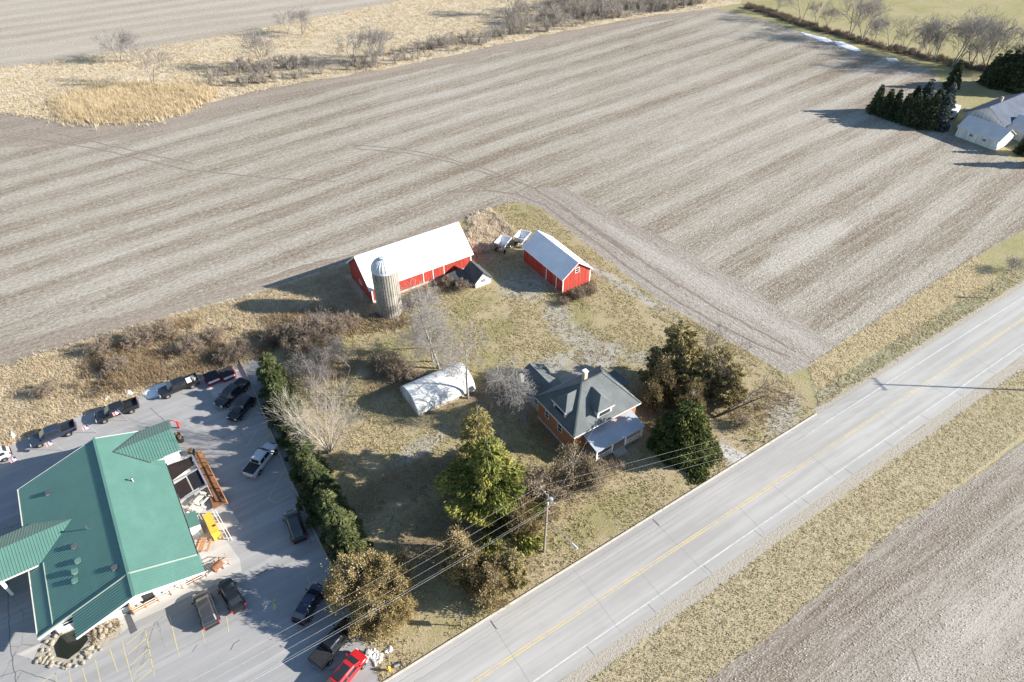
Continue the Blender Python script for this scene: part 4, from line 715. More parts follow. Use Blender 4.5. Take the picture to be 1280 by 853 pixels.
def make_leafy(name, mat, H, Rb, N, kind, bark='bark_brown', seed=0, size=.3, asp=2.2, **kw):
    """prototype: Empty > trunk (> limb), crown"""
    r = thing(name, '', '', (0, 0, 0)); segs = []
    if kind == 'conifer':
        C, D, rn = conifer_pts(H, Rb, N, seed=seed, **kw); segs = [((0, 0, 0), (0, 0, H * .5), .025 * H, .016 * H), ((0, 0, H * .5), (0, 0, H * .96), .016 * H, .01)]
        limbs = []
        g = np.random.default_rng(seed + 5)
        for i in range(26): z = H * g.uniform(.1, .85); a = g.uniform(0, 6.28); q = Rb * (1 - z / H) * .8; limbs.append(((0, 0, z), (q * math.cos(a), q * math.sin(a), z - .2 * q), .05, .015))
    else:
        C, D, rn, CC = crown_pts(H, Rb, N, seed=seed, **kw); segs = []; limbs = []
        g = np.random.default_rng(seed + 5); ns = 3 if Rb > 1.6 else 1
        for i in range(ns):
            tp = np.array([g.normal(0, .18 * Rb), g.normal(0, .18 * Rb), H * g.uniform(.7, .9)]); segs += [((g.normal(0, .12), g.normal(0, .12), 0), tuple(tp * .5), .022 * H / ns ** .5, .015 * H / ns ** .5), (tuple(tp * .5), tuple(tp), .015 * H / ns ** .5, .02)]
        for c in CC: limbs.append(((c[0] * .15, c[1] * .15, max(.2, c[2] - .45 * np.hypot(c[0], c[1]) - .3)), tuple(c), .045, .012))
    tr = link('trunk', seg_mesh('trunk', segs, 6), bark, r); tag(link('limb', seg_mesh('limb', limbs, 3), bark, tr), kind='stuff')
    link('crown', leaf_mesh('crown', C, size * rng.uniform(.6, 1.35, len(C)), D, rn, asp), mat, r); return r
def bare_tree(seed, H, r0, lv=4, nch=(6, 5, 5, 4), ln=(.45, .32, .22, .14), ang=(50, 45, 45, 45), up=.25, lean=(0, 0), stems=1, splay=0., crook=.12, first=.25, rr=.55, minr=.012, tfrac=1.0):
    g = random.Random(seed); tr, br = [], []
    def perp(d):
        q = Vector((g.gauss(0, 1), g.gauss(0, 1), g.gauss(0, 1))); q -= d * q.dot(d); return q.normalized()
    def grow(p, d, L, r, l):
        n = max(2, int(4 - l * .5)) if l else 7; pts = [p]; dd = d.copy()
        for i in range(n):
            dd = (dd + perp(dd) * g.gauss(0, crook) + Vector((0, 0, up * (.3 if l else .05)))).normalized(); q = pts[-1] + dd * (L / n); q.z = max(q.z, .15 + .1 * l); pts.append(q)
        for i in range(n):
            ra = r * (1 - .75 * i / n); rb = r * (1 - .75 * (i + 1) / n); (tr if l == 0 else br).append((tuple(pts[i]), tuple(pts[i + 1]), max(minr, ra), max(minr * .8, rb)))
        if l >= lv: return
        k = nch[min(l, len(nch) - 1)]; k = max(1, int(k * g.uniform(.8, 1.2)))
        for j in range(k):
            f = (first if l == 0 else .25) + (1 - (first if l == 0 else .25)) * (j + g.uniform(.2, .9)) / k; f = min(f, .98); s_ = f * n; i = min(n - 1, int(s_)); b = pts[i].lerp(pts[i + 1], s_ - i); dl = (pts[i + 1] - pts[i]).normalized()
            A = R(ang[min(l, len(ang) - 1)] * g.uniform(.65, 1.3)); nd = (dl * math.cos(A) + perp(dl) * math.sin(A) + Vector((0, 0, up * .4))).normalized()
            grow(b, nd, H * ln[min(l, len(ln) - 1)] * g.uniform(.6, 1.2) * (1.15 - .5 * f if l == 0 else 1), max(minr, r * (1 - .7 * f) * rr), l + 1)
    for s_ in range(stems):
        a = 6.283 * s_ / stems + g.uniform(-.4, .4); sp = splay * g.uniform(.4, 1.2) if stems > 1 else 0
        d = Vector((math.cos(a) * sp + lean[0], math.sin(a) * sp + lean[1], 1)).normalized(); grow(Vector((math.cos(a) * .15 * (stems > 1), math.sin(a) * .15 * (stems > 1), 0)), d, H * tfrac * g.uniform(.85, 1.05), r0, 0)
    return tr, br
def make_bare(name, bark, twig, *a, **k):
    r = thing(name, '', '', (0, 0, 0)); tr, br = bare_tree(*a, **k); link('trunk', seg_mesh('trunk', tr, 6), bark, r); link('branches', seg_mesh('branches', br, 3), twig, r); return r
USED = set()
def place(proto, loc, h, rz=None, label='', cat='tree', group=None, name=None, wide=1.0):
    """first use moves the prototype itself, later uses copy it with its parts"""
    o = proto if proto.name not in USED else copy_tree(proto)
    if o is proto: USED.add(proto.name)
    else: o.name = name or proto.name.split('.')[0]
    if name and o is proto: o.name = name; USED.add(o.name)
    s_ = h / PH[id(proto)] if id(proto) in PH else h / proto['h0']
    o.location = (loc[0], loc[1], -.02); o.scale = (s_ * wide, s_ * wide, s_); o.rotation_euler = (0, 0, rz if rz is not None else random.uniform(0, 6.28)); tag(o, label, cat, group); return o
PH = {}
def proto(o, h): o['h0'] = h; PROTO.append(o); return o
PROTO = []
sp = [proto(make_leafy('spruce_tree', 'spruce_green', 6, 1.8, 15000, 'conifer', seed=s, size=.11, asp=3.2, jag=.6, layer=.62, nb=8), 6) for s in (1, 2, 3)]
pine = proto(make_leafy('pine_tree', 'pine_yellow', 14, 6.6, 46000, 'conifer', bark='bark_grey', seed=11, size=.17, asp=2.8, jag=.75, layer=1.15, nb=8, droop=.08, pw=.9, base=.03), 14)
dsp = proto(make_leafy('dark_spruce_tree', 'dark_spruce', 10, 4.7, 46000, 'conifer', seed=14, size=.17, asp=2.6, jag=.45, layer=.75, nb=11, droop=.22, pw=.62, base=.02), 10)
cb = [proto(make_leafy('cedar_tree', 'cedar_bronze', 7, 2.9, 15000, 'crown', seed=s, size=.10, asp=2.2, K=130, cs=.085, bark='bark_grey'), 7) for s in (21, 22)]
cg = [proto(make_leafy('cedar_tree', 'cedar_gold', 7, 3.3, 19000, 'crown', seed=s, size=.105, asp=2.0, K=150, cs=.08, bark='bark_grey'), 7) for s in (26, 27)]
ct = [proto(make_leafy('cedar_tree', 'cedar_taupe', 6, 2.7, 10000, 'crown', seed=s, size=.085, asp=2.4, K=130, cs=.09, bark='bark_grey'), 6) for s in (31, 32)]
cl = [proto(make_leafy('juniper_tree', 'cedar_olive', 9, 2.3, 24000, 'conifer', bark='bark_grey', seed=s, size=.11, asp=2.6, jag=.65, layer=.75, nb=7, droop=-.35, pw=.55, base=.03), 9) for s in (36, 37, 38)]
slim = proto(make_leafy('cedar_tree', 'cedar_top', 13, 3.4, 26000, 'conifer', bark='bark_grey', seed=47, size=.12, asp=2.4, jag=.6, layer=.8, nb=8, droop=.0, pw=.6, base=.03), 13)
fc = [proto(make_leafy('conifer_tree', 'far_conifer', 9, 2.4, 6500, 'conifer', seed=s, size=.28, asp=2.2, jag=.35, layer=.7), 9) for s in (41, 42)]
fb = proto(make_leafy('conifer_tree', 'blue_conifer', 9, 2.6, 6500, 'conifer', seed=44, size=.28, asp=2.2, jag=.3, layer=.7), 9)

# conifer hedge along the car park
pts = [G(u, v) for u, v in ((336, 484), (341, 500), (346, 516), (353, 532), (360, 549), (366, 566), (374, 584), (380, 598), (386, 612), (394, 628), (402, 643), (409, 658), (418, 676), (427, 692))]
hh = [7.4, 6.6, 6.2, 6.8, 5.8, 5.4, 5.9, 7.0, 6.3, 6.9, 6.3, 7.2, 6.9, 6.0]
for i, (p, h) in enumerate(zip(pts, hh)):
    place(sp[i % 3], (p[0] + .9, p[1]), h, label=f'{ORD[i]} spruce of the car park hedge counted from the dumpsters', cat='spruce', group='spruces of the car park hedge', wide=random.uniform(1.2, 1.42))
# garden trees
place(pine, G(612, 642), 15.6, 1.0, 'big yellow green pine in the middle of the farmyard', 'pine')
place(slim, G(600, 588), 13.8, 2.0, 'slim tan olive cedar right behind the big yellow green pine', 'cedar')
place(dsp, G(850, 564), 10.8, 0.3, 'dense dark green spruce between the farmhouse porch and the road', 'spruce')
for pr, px, h, lb in ((cg[0], (450, 742), 8.0, 'golden brown cedar at the end of the hedge, overhanging the car park'), (cg[1], (488, 738), 6.6, 'golden brown cedar right of the car park one, under the upper wires'), (cg[0], (474, 784), 6.2, 'lowest golden brown cedar, above the red pickup and white rocks'), (cg[1], (505, 774), 4.2, 'small golden bush tree beside the shadow of the road sign'),
                      (cb[0], (590, 727), 8.4, 'bushy bronze cedar under the power lines left of the utility pole'), (cb[1], (616, 746), 7.0, 'lower bronze cedar beside the kerb under the power lines'), (cb[0], (570, 712), 7.6, 'ragged bronze cedar in the shade below the big pine'), (cl[1], (642, 728), 6.8, 'small olive cedar nearest the road left of the utility pole'), (cb[1], (652, 658), 6.6, 'bronze cedar between the big pine and the utility pole'),
                      (ct[0], (668, 635), 8.0, 'thin taupe leafed tree right behind the utility pole'), (ct[1], (715, 602), 7.4, 'taupe leafed tree hiding the near corner of the farmhouse'), (ct[0], (744, 608), 5.0, 'low taupe bush in front of the farmhouse porch'),
                      (cl[1], (838, 482), 13.6, 'tallest dark olive juniper behind the farmhouse'), (cl[2], (852, 492), 10.2, 'olive juniper just below the tallest one right of the farmhouse'), (cb[0], (826, 502), 9.0, 'bronze cedar beside the right wall of the farmhouse'), (cl[0], (880, 494), 9.4, 'olive juniper in the gap between bare trunks right of the farmhouse'), (cl[2], (908, 502), 8.2, 'outermost olive juniper next to the leaning bare tree'), (cl[1], (893, 482), 8.6, 'olive juniper at the back beside the thin bare tree'), (cl[0], (818, 486), 8.8, 'olive juniper nearest the farmhouse back corner'), (cb[1], (862, 515), 6.8, 'bronze cedar behind the dense dark spruce')):
    place(pr, G(*px), h, None, lb, wide=1.22 if 'juniper' in lb else (1.25 if pr in ct else 1.15), cat='cedar' if 'cedar' in lb else ('juniper' if 'juniper' in lb else 'tree'))
# far homestead conifers
k = 0
for u, v, h, pr in ((1092, 141, 8.5, 0), (1104, 145, 8.2, 1), (1114, 148, 8.6, 0), (1125, 152, 8.4, 1), (1136, 155, 9.2, 0), (1147, 158, 9.0, 1), (1158, 160, 9.6, 0), (1170, 160, 10.2, 2), (1150, 140, 10, 2), (1163, 145, 8.6, 1), (1177, 145, 9.8, 2), (1137, 140, 8, 0)):
    place((fc + [fb])[pr], G(u, v), h, None, f'{ORD[k]} conifer from the left in the clump beside the far garage', 'conifer', 'conifer clump at the far homestead'); k += 1
place(fc[0], G(1188, 110), 9.0, None, 'lone conifer between the far clump and the tree line', 'conifer')
for k, (u, v, h) in enumerate(((1234, 106, 10), (1243, 108, 11.5), (1252, 110, 12), (1262, 112, 12.5), (1272, 114, 12), (1283, 118, 12), (1296, 120, 12), (1228, 104, 6))):
    place(fc[k % 2], G(u, v), h, None, f'{ORD[k]} dark conifer of the row at the right frame edge behind the far house', 'conifer', 'dark conifer row behind the far house')
place(fc[1], G(1277, 192), 7.5, None, 'small dark conifer in front of the far garage door', 'conifer'); place(fc[0], G(1300, 208), 9, None, 'dark conifer just beyond the right edge by the far garage', 'conifer')
# bare trees
wb = proto(make_bare('bare_tree', 'bark_white', 'bark_white', 4, 8.5, .07, lv=3, nch=(9, 5, 4), ln=(.36, .2, .11), ang=(28, 32, 36), up=.16, stems=11, splay=.40, crook=.06, first=.2, minr=.008), 8.5)
place(wb, G(412, 566), 10.2, .4, 'large pale multi stemmed bare tree in the yard beside the hedge', 'bare tree')
dd1 = proto(make_bare('dead_tree', 'bark_silver', 'bark_silver', 5, 15, .2, lv=4, nch=(20, 7, 5, 3), ln=(.30, .16, .08, .05), ang=(68, 48, 45, 45), up=.05, crook=.1, first=.22, minr=.017, rr=.42, tfrac=.9), 15)
place(dd1, G(541, 452), 11.0, 2.2, 'slimmer silver dead conifer left of the tall one', 'dead tree'); place(dd1, G(549, 461), 15, .2, 'tall silver dead conifer left of the curved roof garage', 'dead tree')
dd2 = proto(make_bare('dead_tree', 'bark_silver', 'bark_silver', 9, 13, .19, lv=4, nch=(16, 7, 5, 3), ln=(.32, .16, .08, .05), ang=(62, 48, 45, 45), up=.05, crook=.09, first=.45, minr=.017, rr=.42, tfrac=.9), 13)
place(dd2, G(585, 498), 13, 1.1, 'silver dead tree rising in front of the curved roof garage', 'dead tree')
gs = proto(make_bare('bare_tree', 'bark_silver', 'bark_silver', 12, 7.5, .16, lv=4, nch=(20, 8, 6, 4), ln=(.38, .22, .13, .08), ang=(62, 48, 45, 45), up=-.12, crook=.16, first=.3, minr=.014), 7.5)
place(gs, G(630, 516), 8.4, .5, 'weeping silver bare tree beside the rear wing of the farmhouse', 'bare tree')
ap = proto(make_bare('bare_tree', 'bark_grey', 'bark_haze', 15, 5.2, .14, lv=4, nch=(9, 6, 5, 4), ln=(.42, .26, .16, .09), ang=(58, 46, 46, 46), up=.1, crook=.15, first=.35, minr=.011), 5.2)
place(ap, G(437, 462), 5.4, .3, 'round crowned small bare tree left of the silo shadow', 'bare tree'); place(ap, G(533, 436), 5.6, 2.4, 'dark crooked bare tree just below the silo', 'bare tree', name='bare_tree'); place(ap, G(497, 402), 3.8, 4.0, 'small bare tree at the foot of the silo', 'bare tree')
ln = proto(make_bare('bare_tree', 'bark_dark', 'bark_dark', 19, 11, .2, lv=3, nch=(6, 5, 4), ln=(.42, .26, .15), ang=(45, 42, 42), up=.08, lean=(1.2, -.8), crook=.14, first=.25, minr=.012, stems=2, splay=.45), 11)
place(ln, G(893, 522), 10, 0.0, 'dark bare tree leaning far out towards the road', 'bare tree')
lt2 = proto(make_bare('bare_tree', 'bark_dark', 'bark_dark', 23, 9, .14, lv=4, nch=(8, 5, 4, 3), ln=(.36, .22, .13, .08), ang=(42, 42, 42, 42), up=.15, crook=.12, first=.35, minr=.013), 9)
place(lt2, G(880, 500), 11, 1.0, 'dark bare trunk standing among the olive junipers', 'bare tree'); place(lt2, G(868, 478), 8.5, 3.0, 'thin bare tree behind the olive junipers', 'bare tree')
# shrubs of bare twigs
sh = [proto(make_bare('bare_shrub', 'bark_haze', 'bark_haze', 50 + s, 2.6, .03, lv=3, nch=(7, 6, 5), ln=(.5, .32, .2), ang=(38, 40, 42), up=.12, stems=8, splay=.7, crook=.16, first=.12, minr=.009), 2.6) for s in range(2)]
sb = proto(make_bare('bare_shrub', 'bark_tan', 'bark_tan', 61, 2.2, .03, lv=3, nch=(7, 6, 5), ln=(.5, .34, .2), ang=(42, 44, 44), up=.05, stems=11, splay=.9, crook=.2, first=.1, minr=.016), 2.2)
for u, v, h, pr, lb in ((392, 428, 3.6, sb, 'brown thicket bush in the rough grass below the barn shadow'), (375, 442, 3.0, sb, 'brown bush at the upper end of the spruce hedge'), (418, 416, 2.6, sb, 'brown bush in the weeds between silo and hedge'), (440, 408, 2.0, sb, 'low brown bush just left of the silo foot'), (362, 428, 2.6, sb, 'brown bush above the head of the spruce hedge'), (345, 425, 2.2, sb, 'brown bush at the tip of the silo shadow'), (420, 440, 2.4, sh[1], 'grey shrub beside the round bare tree'), (405, 412, 2.8, sh[0], 'grey shrub left of the silo by the snow patch'), (385, 470, 3.4, sh[1], 'grey twiggy shrub behind the large pale bare tree'), (400, 480, 3.0, sh[0], 'grey shrub between the hedge and the round bare tree'), (505, 470, 2.2, sb, 'brush heap left of the curved roof garage'), (488, 462, 2.4, sb, 'brown brush further left of the curved roof garage'), (520, 478, 1.8, sb, 'low brush against the curved roof garage'), (470, 458, 1.6, sb, 'small brown brush between the round bare tree and the brush heap'),
                        (722, 372, 1.6, sb, 'brush pile against the window end of the red shed'), (738, 366, 1.3, sb, 'small brush at the right corner of the red shed'), (705, 380, 1.1, sb, 'low brush at the left corner of the red shed'), (578, 362, 1.6, sb, 'brown brush beside the tiny white shed'), (560, 356, 1.4, sb, 'brush along the front wall of the big barn'), (520, 382, 1.4, sb, 'brush between the silo and the big barn'),
                        (300, 445, 2.4, sb, 'dark bush behind the red dumpsters'), (288, 452, 2.0, sb, 'bush behind the left red dumpster'), (180, 430, 2.6, sb, 'tan shrub in the marsh strip left of the barn shadow'), (205, 420, 2.4, sb, 'second tan shrub in the marsh strip beside the first'), (130, 440, 2.2, sb, 'shrub in the marsh strip above the black pickups'), (240, 440, 2.2, sb, 'shrub in the marsh strip above the loaded pickup'), (268, 425, 2.0, sb, 'shrub in the marsh strip above the dumpsters'), (60, 492, 1.8, sb, 'shrub in the marsh strip above the blue pickup'), (150, 462, 2.0, sb, 'shrub in the marsh strip behind the beflagged black pickup'),
                        (925, 532, 1.4, sb, 'low brush under the leaning bare tree'), (770, 585, 1.3, sb, 'bare bush beside the porch steps'), (752, 590, 1.2, sb, 'bare bush in front of the porch'), (1262, 338, 2.2, sh[0], 'dark shrub at the ditch end near the right edge')):
    place(pr, G(u, v), h, None, lb, 'shrub')
# far bare trees
fbt = [proto(make_bare('bare_tree', 'bark_haze', 'bark_haze', 70 + s, 12, .2, lv=4, nch=(6, 5, 4, 4), ln=(.46, .3, .18, .11), ang=(40, 38, 40, 42), up=.16, stems=2 + s, splay=.45, crook=.1, first=.3, minr=.03, lean=(.15, -.15), tfrac=.8), 12) for s in range(2)]
for k, (u, v, h) in enumerate(((1002, 26, 10), (1032, 36, 6), (1062, 46, 13), (1078, 52, 11), (1112, 60, 9), (1145, 70, 10), (1168, 76, 11), (1190, 84, 14), (1212, 84, 12), (1232, 86, 12), (1252, 86, 11), (1275, 88, 12), (1300, 92, 12), (970, 16, 7), (1020, 30, 7), (1092, 56, 7), (1128, 66, 7), (1157, 74, 7.5), (1222, 88, 8), (1264, 90, 8))):
    place(fbt[k % 2], G(u, v), h, None, f'{ORD[k - 13]} low bare tree from the left in the upper right tree line' if k > 12 else f'{ORD[k]} tall bare tree from the left in the upper right tree line', 'bare tree', 'upper right tree line')
for k, (u, v, h, lb) in enumerate(((150, 78, 9, 'leftmost bare tree at the edge of the far field'), (168, 78, 8, 'second bare tree at the edge of the far field'), (192, 108, 11, 'bare tree rising behind the golden reeds'), (330, 84, 10, 'bare tree in the middle of the far marsh'), (360, 42, 7, 'shadow casting shrub tree at the edge of the far field'), (378, 44, 8, 'shrub tree right beside the one at the far field edge'), (440, 82, 9, 'bare tree above the field edge in the far marsh'), (466, 80, 10, 'grey bare tree beside the one above the field edge'), (480, 76, 9, 'third bare tree above the field edge in the far marsh'), (640, 18, 11, 'left tree of the grey thicket at the top'), (700, 14, 10, 'middle tree of the grey thicket at the top'))):
    place(fbt[k % 2], G(u, v), h * .95, None, lb, 'bare tree')
def thicket(name, label, poly, n, hs, mat='grey_twig'):
    """a dense far mass of bare bushes: joined twigs"""
    S = []; g = random.Random(5)
    for x, y in scatter(poly, n):
        h = hs * g.uniform(.5, 1.25)
        for i in range(15):
            a = g.uniform(0, 6.28); r = h * g.uniform(.1, .55); b = Vector((x + g.gauss(0, .3), y + g.gauss(0, .3), 0)); e = b + Vector((r * math.cos(a), r * math.sin(a), h * g.uniform(.5, 1))); S.append((tuple(b), tuple(e), .05, .02))
            for j in range(5): q = b.lerp(e, g.uniform(.35, .95)); S.append((tuple(q), tuple(q + Vector((g.gauss(0, .3), g.gauss(0, .3), g.uniform(.1, .5))) * h * .45), .03, .015))
    return tag(link(name, seg_mesh(name, S, 3), mat), label, 'thicket', kind='stuff')
thicket('thicket', 'grey bushy thicket along the upper edge of the big field', poly_px([(600, 55), (640, 48), (700, 38), (760, 26), (820, 17), (885, 5), (870, -4), (780, -6), (700, 2), (650, 14), (610, 36)]), 330, 4.6)
thicket('brush', 'tangled brown brush in the strip between field and car park', poly_px([(70, 490), (120, 440), (230, 405), (300, 412), (330, 432), (300, 450), (240, 462), (170, 482), (110, 505)]), 45, 1.5, 'weed_brown')
thicket('thicket', 'grey bushes in the middle of the far marsh', poly_px([(255, 92), (300, 78), (370, 74), (415, 88), (395, 97), (310, 108), (262, 108)]), 90, 3.0)
thicket('thicket', 'grey bushes around the bare trees of the far marsh right half', poly_px([(430, 88), (450, 70), (500, 62), (600, 40), (610, 55), (520, 76), (440, 92)]), 90, 2.8)
thicket('thicket', 'dark brush under the upper right tree line', poly_px([(930, 10), (1010, 36), (1100, 62), (1190, 84), (1290, 100), (1290, 92), (1190, 76), (1100, 55), (1010, 30), (935, 4)]), 520, 1.3, 'bark_brown')

# ================================================================== VEHICLES
def ringx(x, hw, zb, zt, ins=.9):
    zm = zb + (zt - zb) * .62; return [(x, s * hw * a, z) for s, a, z in ((-1, .84, zb), (-1, .98, zb + .14), (-1, 1, zm), (-1, .965, zt - .05), (-1, ins, zt), (1, ins, zt), (1, .965, zt - .05), (1, 1, zm), (1, .98, zb + .14), (1, .84, zb))]
def cabring(x, wb, wt, zb, zr, rnd=.1): return [(x, -wb, zb), (x, -wt, zr - rnd), (x, -wt + rnd * 1.2, zr), (x, wt - rnd * 1.2, zr), (x, wt, zr - rnd), (x, wb, zb)]
def vehicle(kind, paint, name, bedcover=None, load=False, sunroof=False):
    """x forward, ground at z 0"""
    t = thing(name, '', '', (0, 0, 0))
    if kind == 'pickup': Lf, Lr, W, zb = 2.95, -2.95, .99, .42; hood, belt, roof = 1.12, 1.18, 1.92; cab = (1.55, .75, -.95, -1.12); ws = 1.95, -1.75
    elif kind == 'suv': Lf, Lr, W, zb = 2.4, -2.4, .95, .36; hood, belt, roof = 1.05, 1.1, 1.76; cab = (1.45, .6, -1.75, -2.2); ws = 1.45, -1.45
    else: Lf, Lr, W, zb = 2.3, -2.35, .91, .28; hood, belt, roof = .88, .95, 1.45; cab = (1.15, .25, -1.15, -1.85); ws = 1.42, -1.38
    c0, c1, c2, c3 = cab
    st = [(Lf, W * .80, zb + .12, hood - .30), (Lf - .12, W * .90, zb + .02, hood - .14), (Lf - .45, W * .97, zb, hood - .04), (c0 + .15, W, zb, hood + .02), (c0, W, zb, belt - .02)]
    if kind == 'pickup': st += [(c3, W, zb, belt), (c3 - .02, W, zb, .86), (Lr + .12, W, zb, .86), (Lr + .02, W * .97, zb + .05, .84)]
    else: st += [(c3 + (.05 if kind == 'suv' else 0), W, zb, belt), (Lr + .3, W * .96, zb + .02, belt - (.02 if kind == 'suv' else .06)), (Lr + .05, W * .9, zb + .1, belt - (.06 if kind == 'suv' else .16)), (Lr, W * .84, zb + .16, belt - .3)]
    body = MB().loft([ringx(*s) for s in st]).out('body', paint, t, smooth=False)
    wb, wt = W * .96, W * .74
    MB().loft([cabring(c0, wb * .95, wt * .98, belt - .03, belt + .10), cabring(c1, wb, wt, belt - .03, roof - .03), cabring((c1 + c2) / 2, wb, wt, belt - .03, roof), cabring(c2, wb, wt, belt - .03, roof - .05), cabring(c3, wb * .95, wt * .98, belt - .03, belt + .08)]).out('cabin', paint, t)
    def lerp(a, b, f): return tuple(p + (q - p) * f for p, q in zip(a, b))
    A = cabring(c0, wb * .95, wt * .98, belt - .03, belt + .10); B = cabring(c1, wb, wt, belt - .03, roof - .03); D = cabring(c2, wb, wt, belt - .03, roof - .05); E_ = cabring(c3, wb * .95, wt * .98, belt - .03, belt + .08); e = .018
    def quad(pts, nm, mt, off): o = Vector(off); MB().add([Vector(p) + o for p in pts], [(0, 1, 2, 3)]).out(nm, mt, t)
    quad([lerp(A[2], B[2], .05), lerp(A[3], B[3], .05), lerp(A[3], B[3], .92), lerp(A[2], B[2], .92)], 'windshield', 'glass_dark', (e, 0, e))
    quad([lerp(E_[2], D[2], .12), lerp(E_[3], D[3], .12), lerp(E_[3], D[3], .9), lerp(E_[2], D[2], .9)], 'rear_window', 'glass_dark', (-e, 0, e))
    for s_, i0, i1 in ((-1, 0, 1), (1, 5, 4)):
        lo0, lo1, hi0, hi1 = B[i0], D[i0], B[i1], D[i1]; m0, m1 = lerp(lo0, lo1, .47), lerp(lo0, lo1, .53); h0, h1 = lerp(hi0, hi1, .47), lerp(hi0, hi1, .53)
        fr = lerp(lerp(A[i0], B[i0], .45), lerp(A[i1], B[i1], .45), .3)
        for a, b, c, d in ((lerp(A[i0], B[i0], .5), m0, h0, lerp(A[i1], B[i1], .93)), (m1, lerp(D[i0], E_[i0], .35), lerp(D[i1], E_[i1], .1), h1)):
            quad([lerp(a, d, .16), lerp(b, c, .16), lerp(b, c, .93), lerp(a, d, .93)], 'side_window', 'glass_dark', (0, s_ * e, e * .4))
        MB().box((c1 + .55, s_ * (W + .12), belt + .08), (.12, .2, .16)).out('mirror', 'black_plastic' if paint != 'paint_red' else paint, t)
        MB().box((Lf - .1, s_ * W * .68, hood - .26), (.16, .36, .17)).out('headlight', 'clear_lens', t)
        MB().box((Lr + .03, s_ * W * .86, (.95 if kind == 'pickup' else belt - .16)), (.1, .16, .34)).out('taillight', 'red_lens', t)
    MB().box((Lf - .02, 0, zb + .2), (.2, W * 1.66, .24)).out('front_bumper', 'chrome' if kind == 'pickup' else 'black_plastic', t); MB().box((Lr - .02, 0, zb + .22), (.18, W * 1.66, .2)).out('rear_bumper', 'chrome' if kind == 'pickup' else 'black_plastic', t); MB().box((Lf - .045, 0, hood - .27), (.1, W * .95, .24)).out('grille', 'black_plastic', t)
    if kind == 'pickup':
        y = W - .06; z0, z1 = .84, 1.25
        for s_ in (-1, 1): MB().b(Lr + .02, c3 + .02, s_ * y - .07, s_ * y + .05, z0, z1).out('bed_side', paint, t)
        MB().b(Lr, Lr + .09, -y + .07, y - .07, z0, z1 - .02).out('tailgate', paint, t); MB().b(Lr + .09, c3 - .03, -y + .08, y - .08, .862, .875).out('bed_liner', 'black_plastic', t)
        if bedcover: MB().b(Lr + .1, c3 - .05, -y + .05, y - .05, 1.2, 1.27).out('tonneau', bedcover, t)
        if load:
            for i, (x, yy, d) in enumerate(((-1.6, .1, (.7, .9, .5)), (-2.3, -.3, (.6, .5, .45)), (-2.4, .4, (.4, .5, .6)))): MB().box((x, yy, .88 + d[2] / 2), d, .3 * i).out('bed_load', ('wagon_white', 'steel_grey', 'wood_grey')[i], t)
    if sunroof: MB().b(c2 + .25, c1 - .35, -.48, .48, roof - .01, roof + .015).out('sunroof', 'glass_dark', t)
    wr = .40 if kind == 'pickup' else (.36 if kind == 'suv' else .32)
    for x in ws:
        for s_ in (-1, 1):
            y = s_ * (W - .12); MB().lathe([(wr + .07, -.02), (0, -.02)] if s_ > 0 else [(wr + .07, .02), (0, .02)], 18, (x, s_ * (W + .012), wr + .02), 'y').out('wheel_arch', 'black_plastic', t)
            wv = MB().lathe([(wr * .55, -.12), (wr * .93, -.12), (wr, -.08), (wr, .08), (wr * .93, .12), (wr * .55, .12)], 18, (x, s_ * (W - .06), wr), 'y').out('wheel', 'tyre_rubber', t)
            MB().lathe([(0, -.10), (wr * .6, -.115), (wr * .6, .115), (0, .10)], 14, (x, s_ * (W - .055), wr), 'y').out('rim', 'rim_metal', wv)
    return t
def park(t, front, rear, label, cat, z=.9, group=None):
    f, r = np.array(G(*front, z)), np.array(G(*rear, z)); c = (f + r) / 2; d = f - r; t.location = (c[0], c[1], .0); t.rotation_euler = (0, 0, math.atan2(d[1], d[0])); tag(t, label, cat, group)
for kind, paint, nm, fr, re, lb, kw in (
    ('pickup', 'paint_blue', 'pickup_truck', (41, 551), (90, 532), 'dark blue pickup parked by the marsh, leftmost whole pickup', {}),
    ('pickup', 'paint_black', 'pickup_truck', (122, 521), (169, 504), 'black pickup with an empty bed behind the restaurant flag', {}),
    ('pickup', 'paint_black', 'pickup_truck', (200, 491), (245, 473), 'black pickup with a loaded bed beside the long snow bank', dict(load=True)),
    ('pickup', 'paint_black', 'pickup_truck', (277, 502), (302, 480), 'black pickup in the hedge shade next to the dumpsters', dict(bedcover='black_plastic')),
    ('suv', 'paint_black', 'parked_suv', (291, 521), (312, 498), 'black SUV in the hedge shade right of the shaded pickup', {}),
    ('pickup', 'paint_silver', 'pickup_truck', (338, 558), (313, 590), 'silver pickup with a dark bed cover along the spruce hedge', dict(bedcover='black_plastic')),
    ('suv', 'paint_charcoal', 'parked_suv', (363, 641), (374, 672), 'dark grey SUV alone along the lower hedge', {}),
    ('suv', 'paint_charcoal', 'parked_suv', (250, 741), (264, 780), 'dark grey SUV at the walkway with its shadow on bare asphalt', dict(sunroof=False)),
    ('sedan', 'paint_black', 'parked_car', (279, 726), (297, 758), 'black sedan right of the dark grey SUV at the walkway', {}),
    ('suv', 'paint_navy', 'parked_suv', (396, 738), (377, 769), 'navy blue car under the wires beside the golden cedars', {}),
    ('pickup', 'paint_black', 'pickup_truck', (433, 784), (401, 822), 'black pickup parked next to the red one', dict(bedcover='black_plastic')),
    ('suv', 'paint_red', 'parked_suv', (452, 816), (414, 862), 'bright red car cut off by the lower edge', dict(sunroof=True)),
    ('suv', 'paint_silver', 'parked_suv', (-34, 582), (8, 564), 'silver car rear cut off by the left edge', {})):
    park(vehicle(kind, paint, nm, **kw), fr, re, lb, {'pickup_truck': 'pickup', 'parked_suv': 'SUV', 'parked_car': 'car'}[nm])

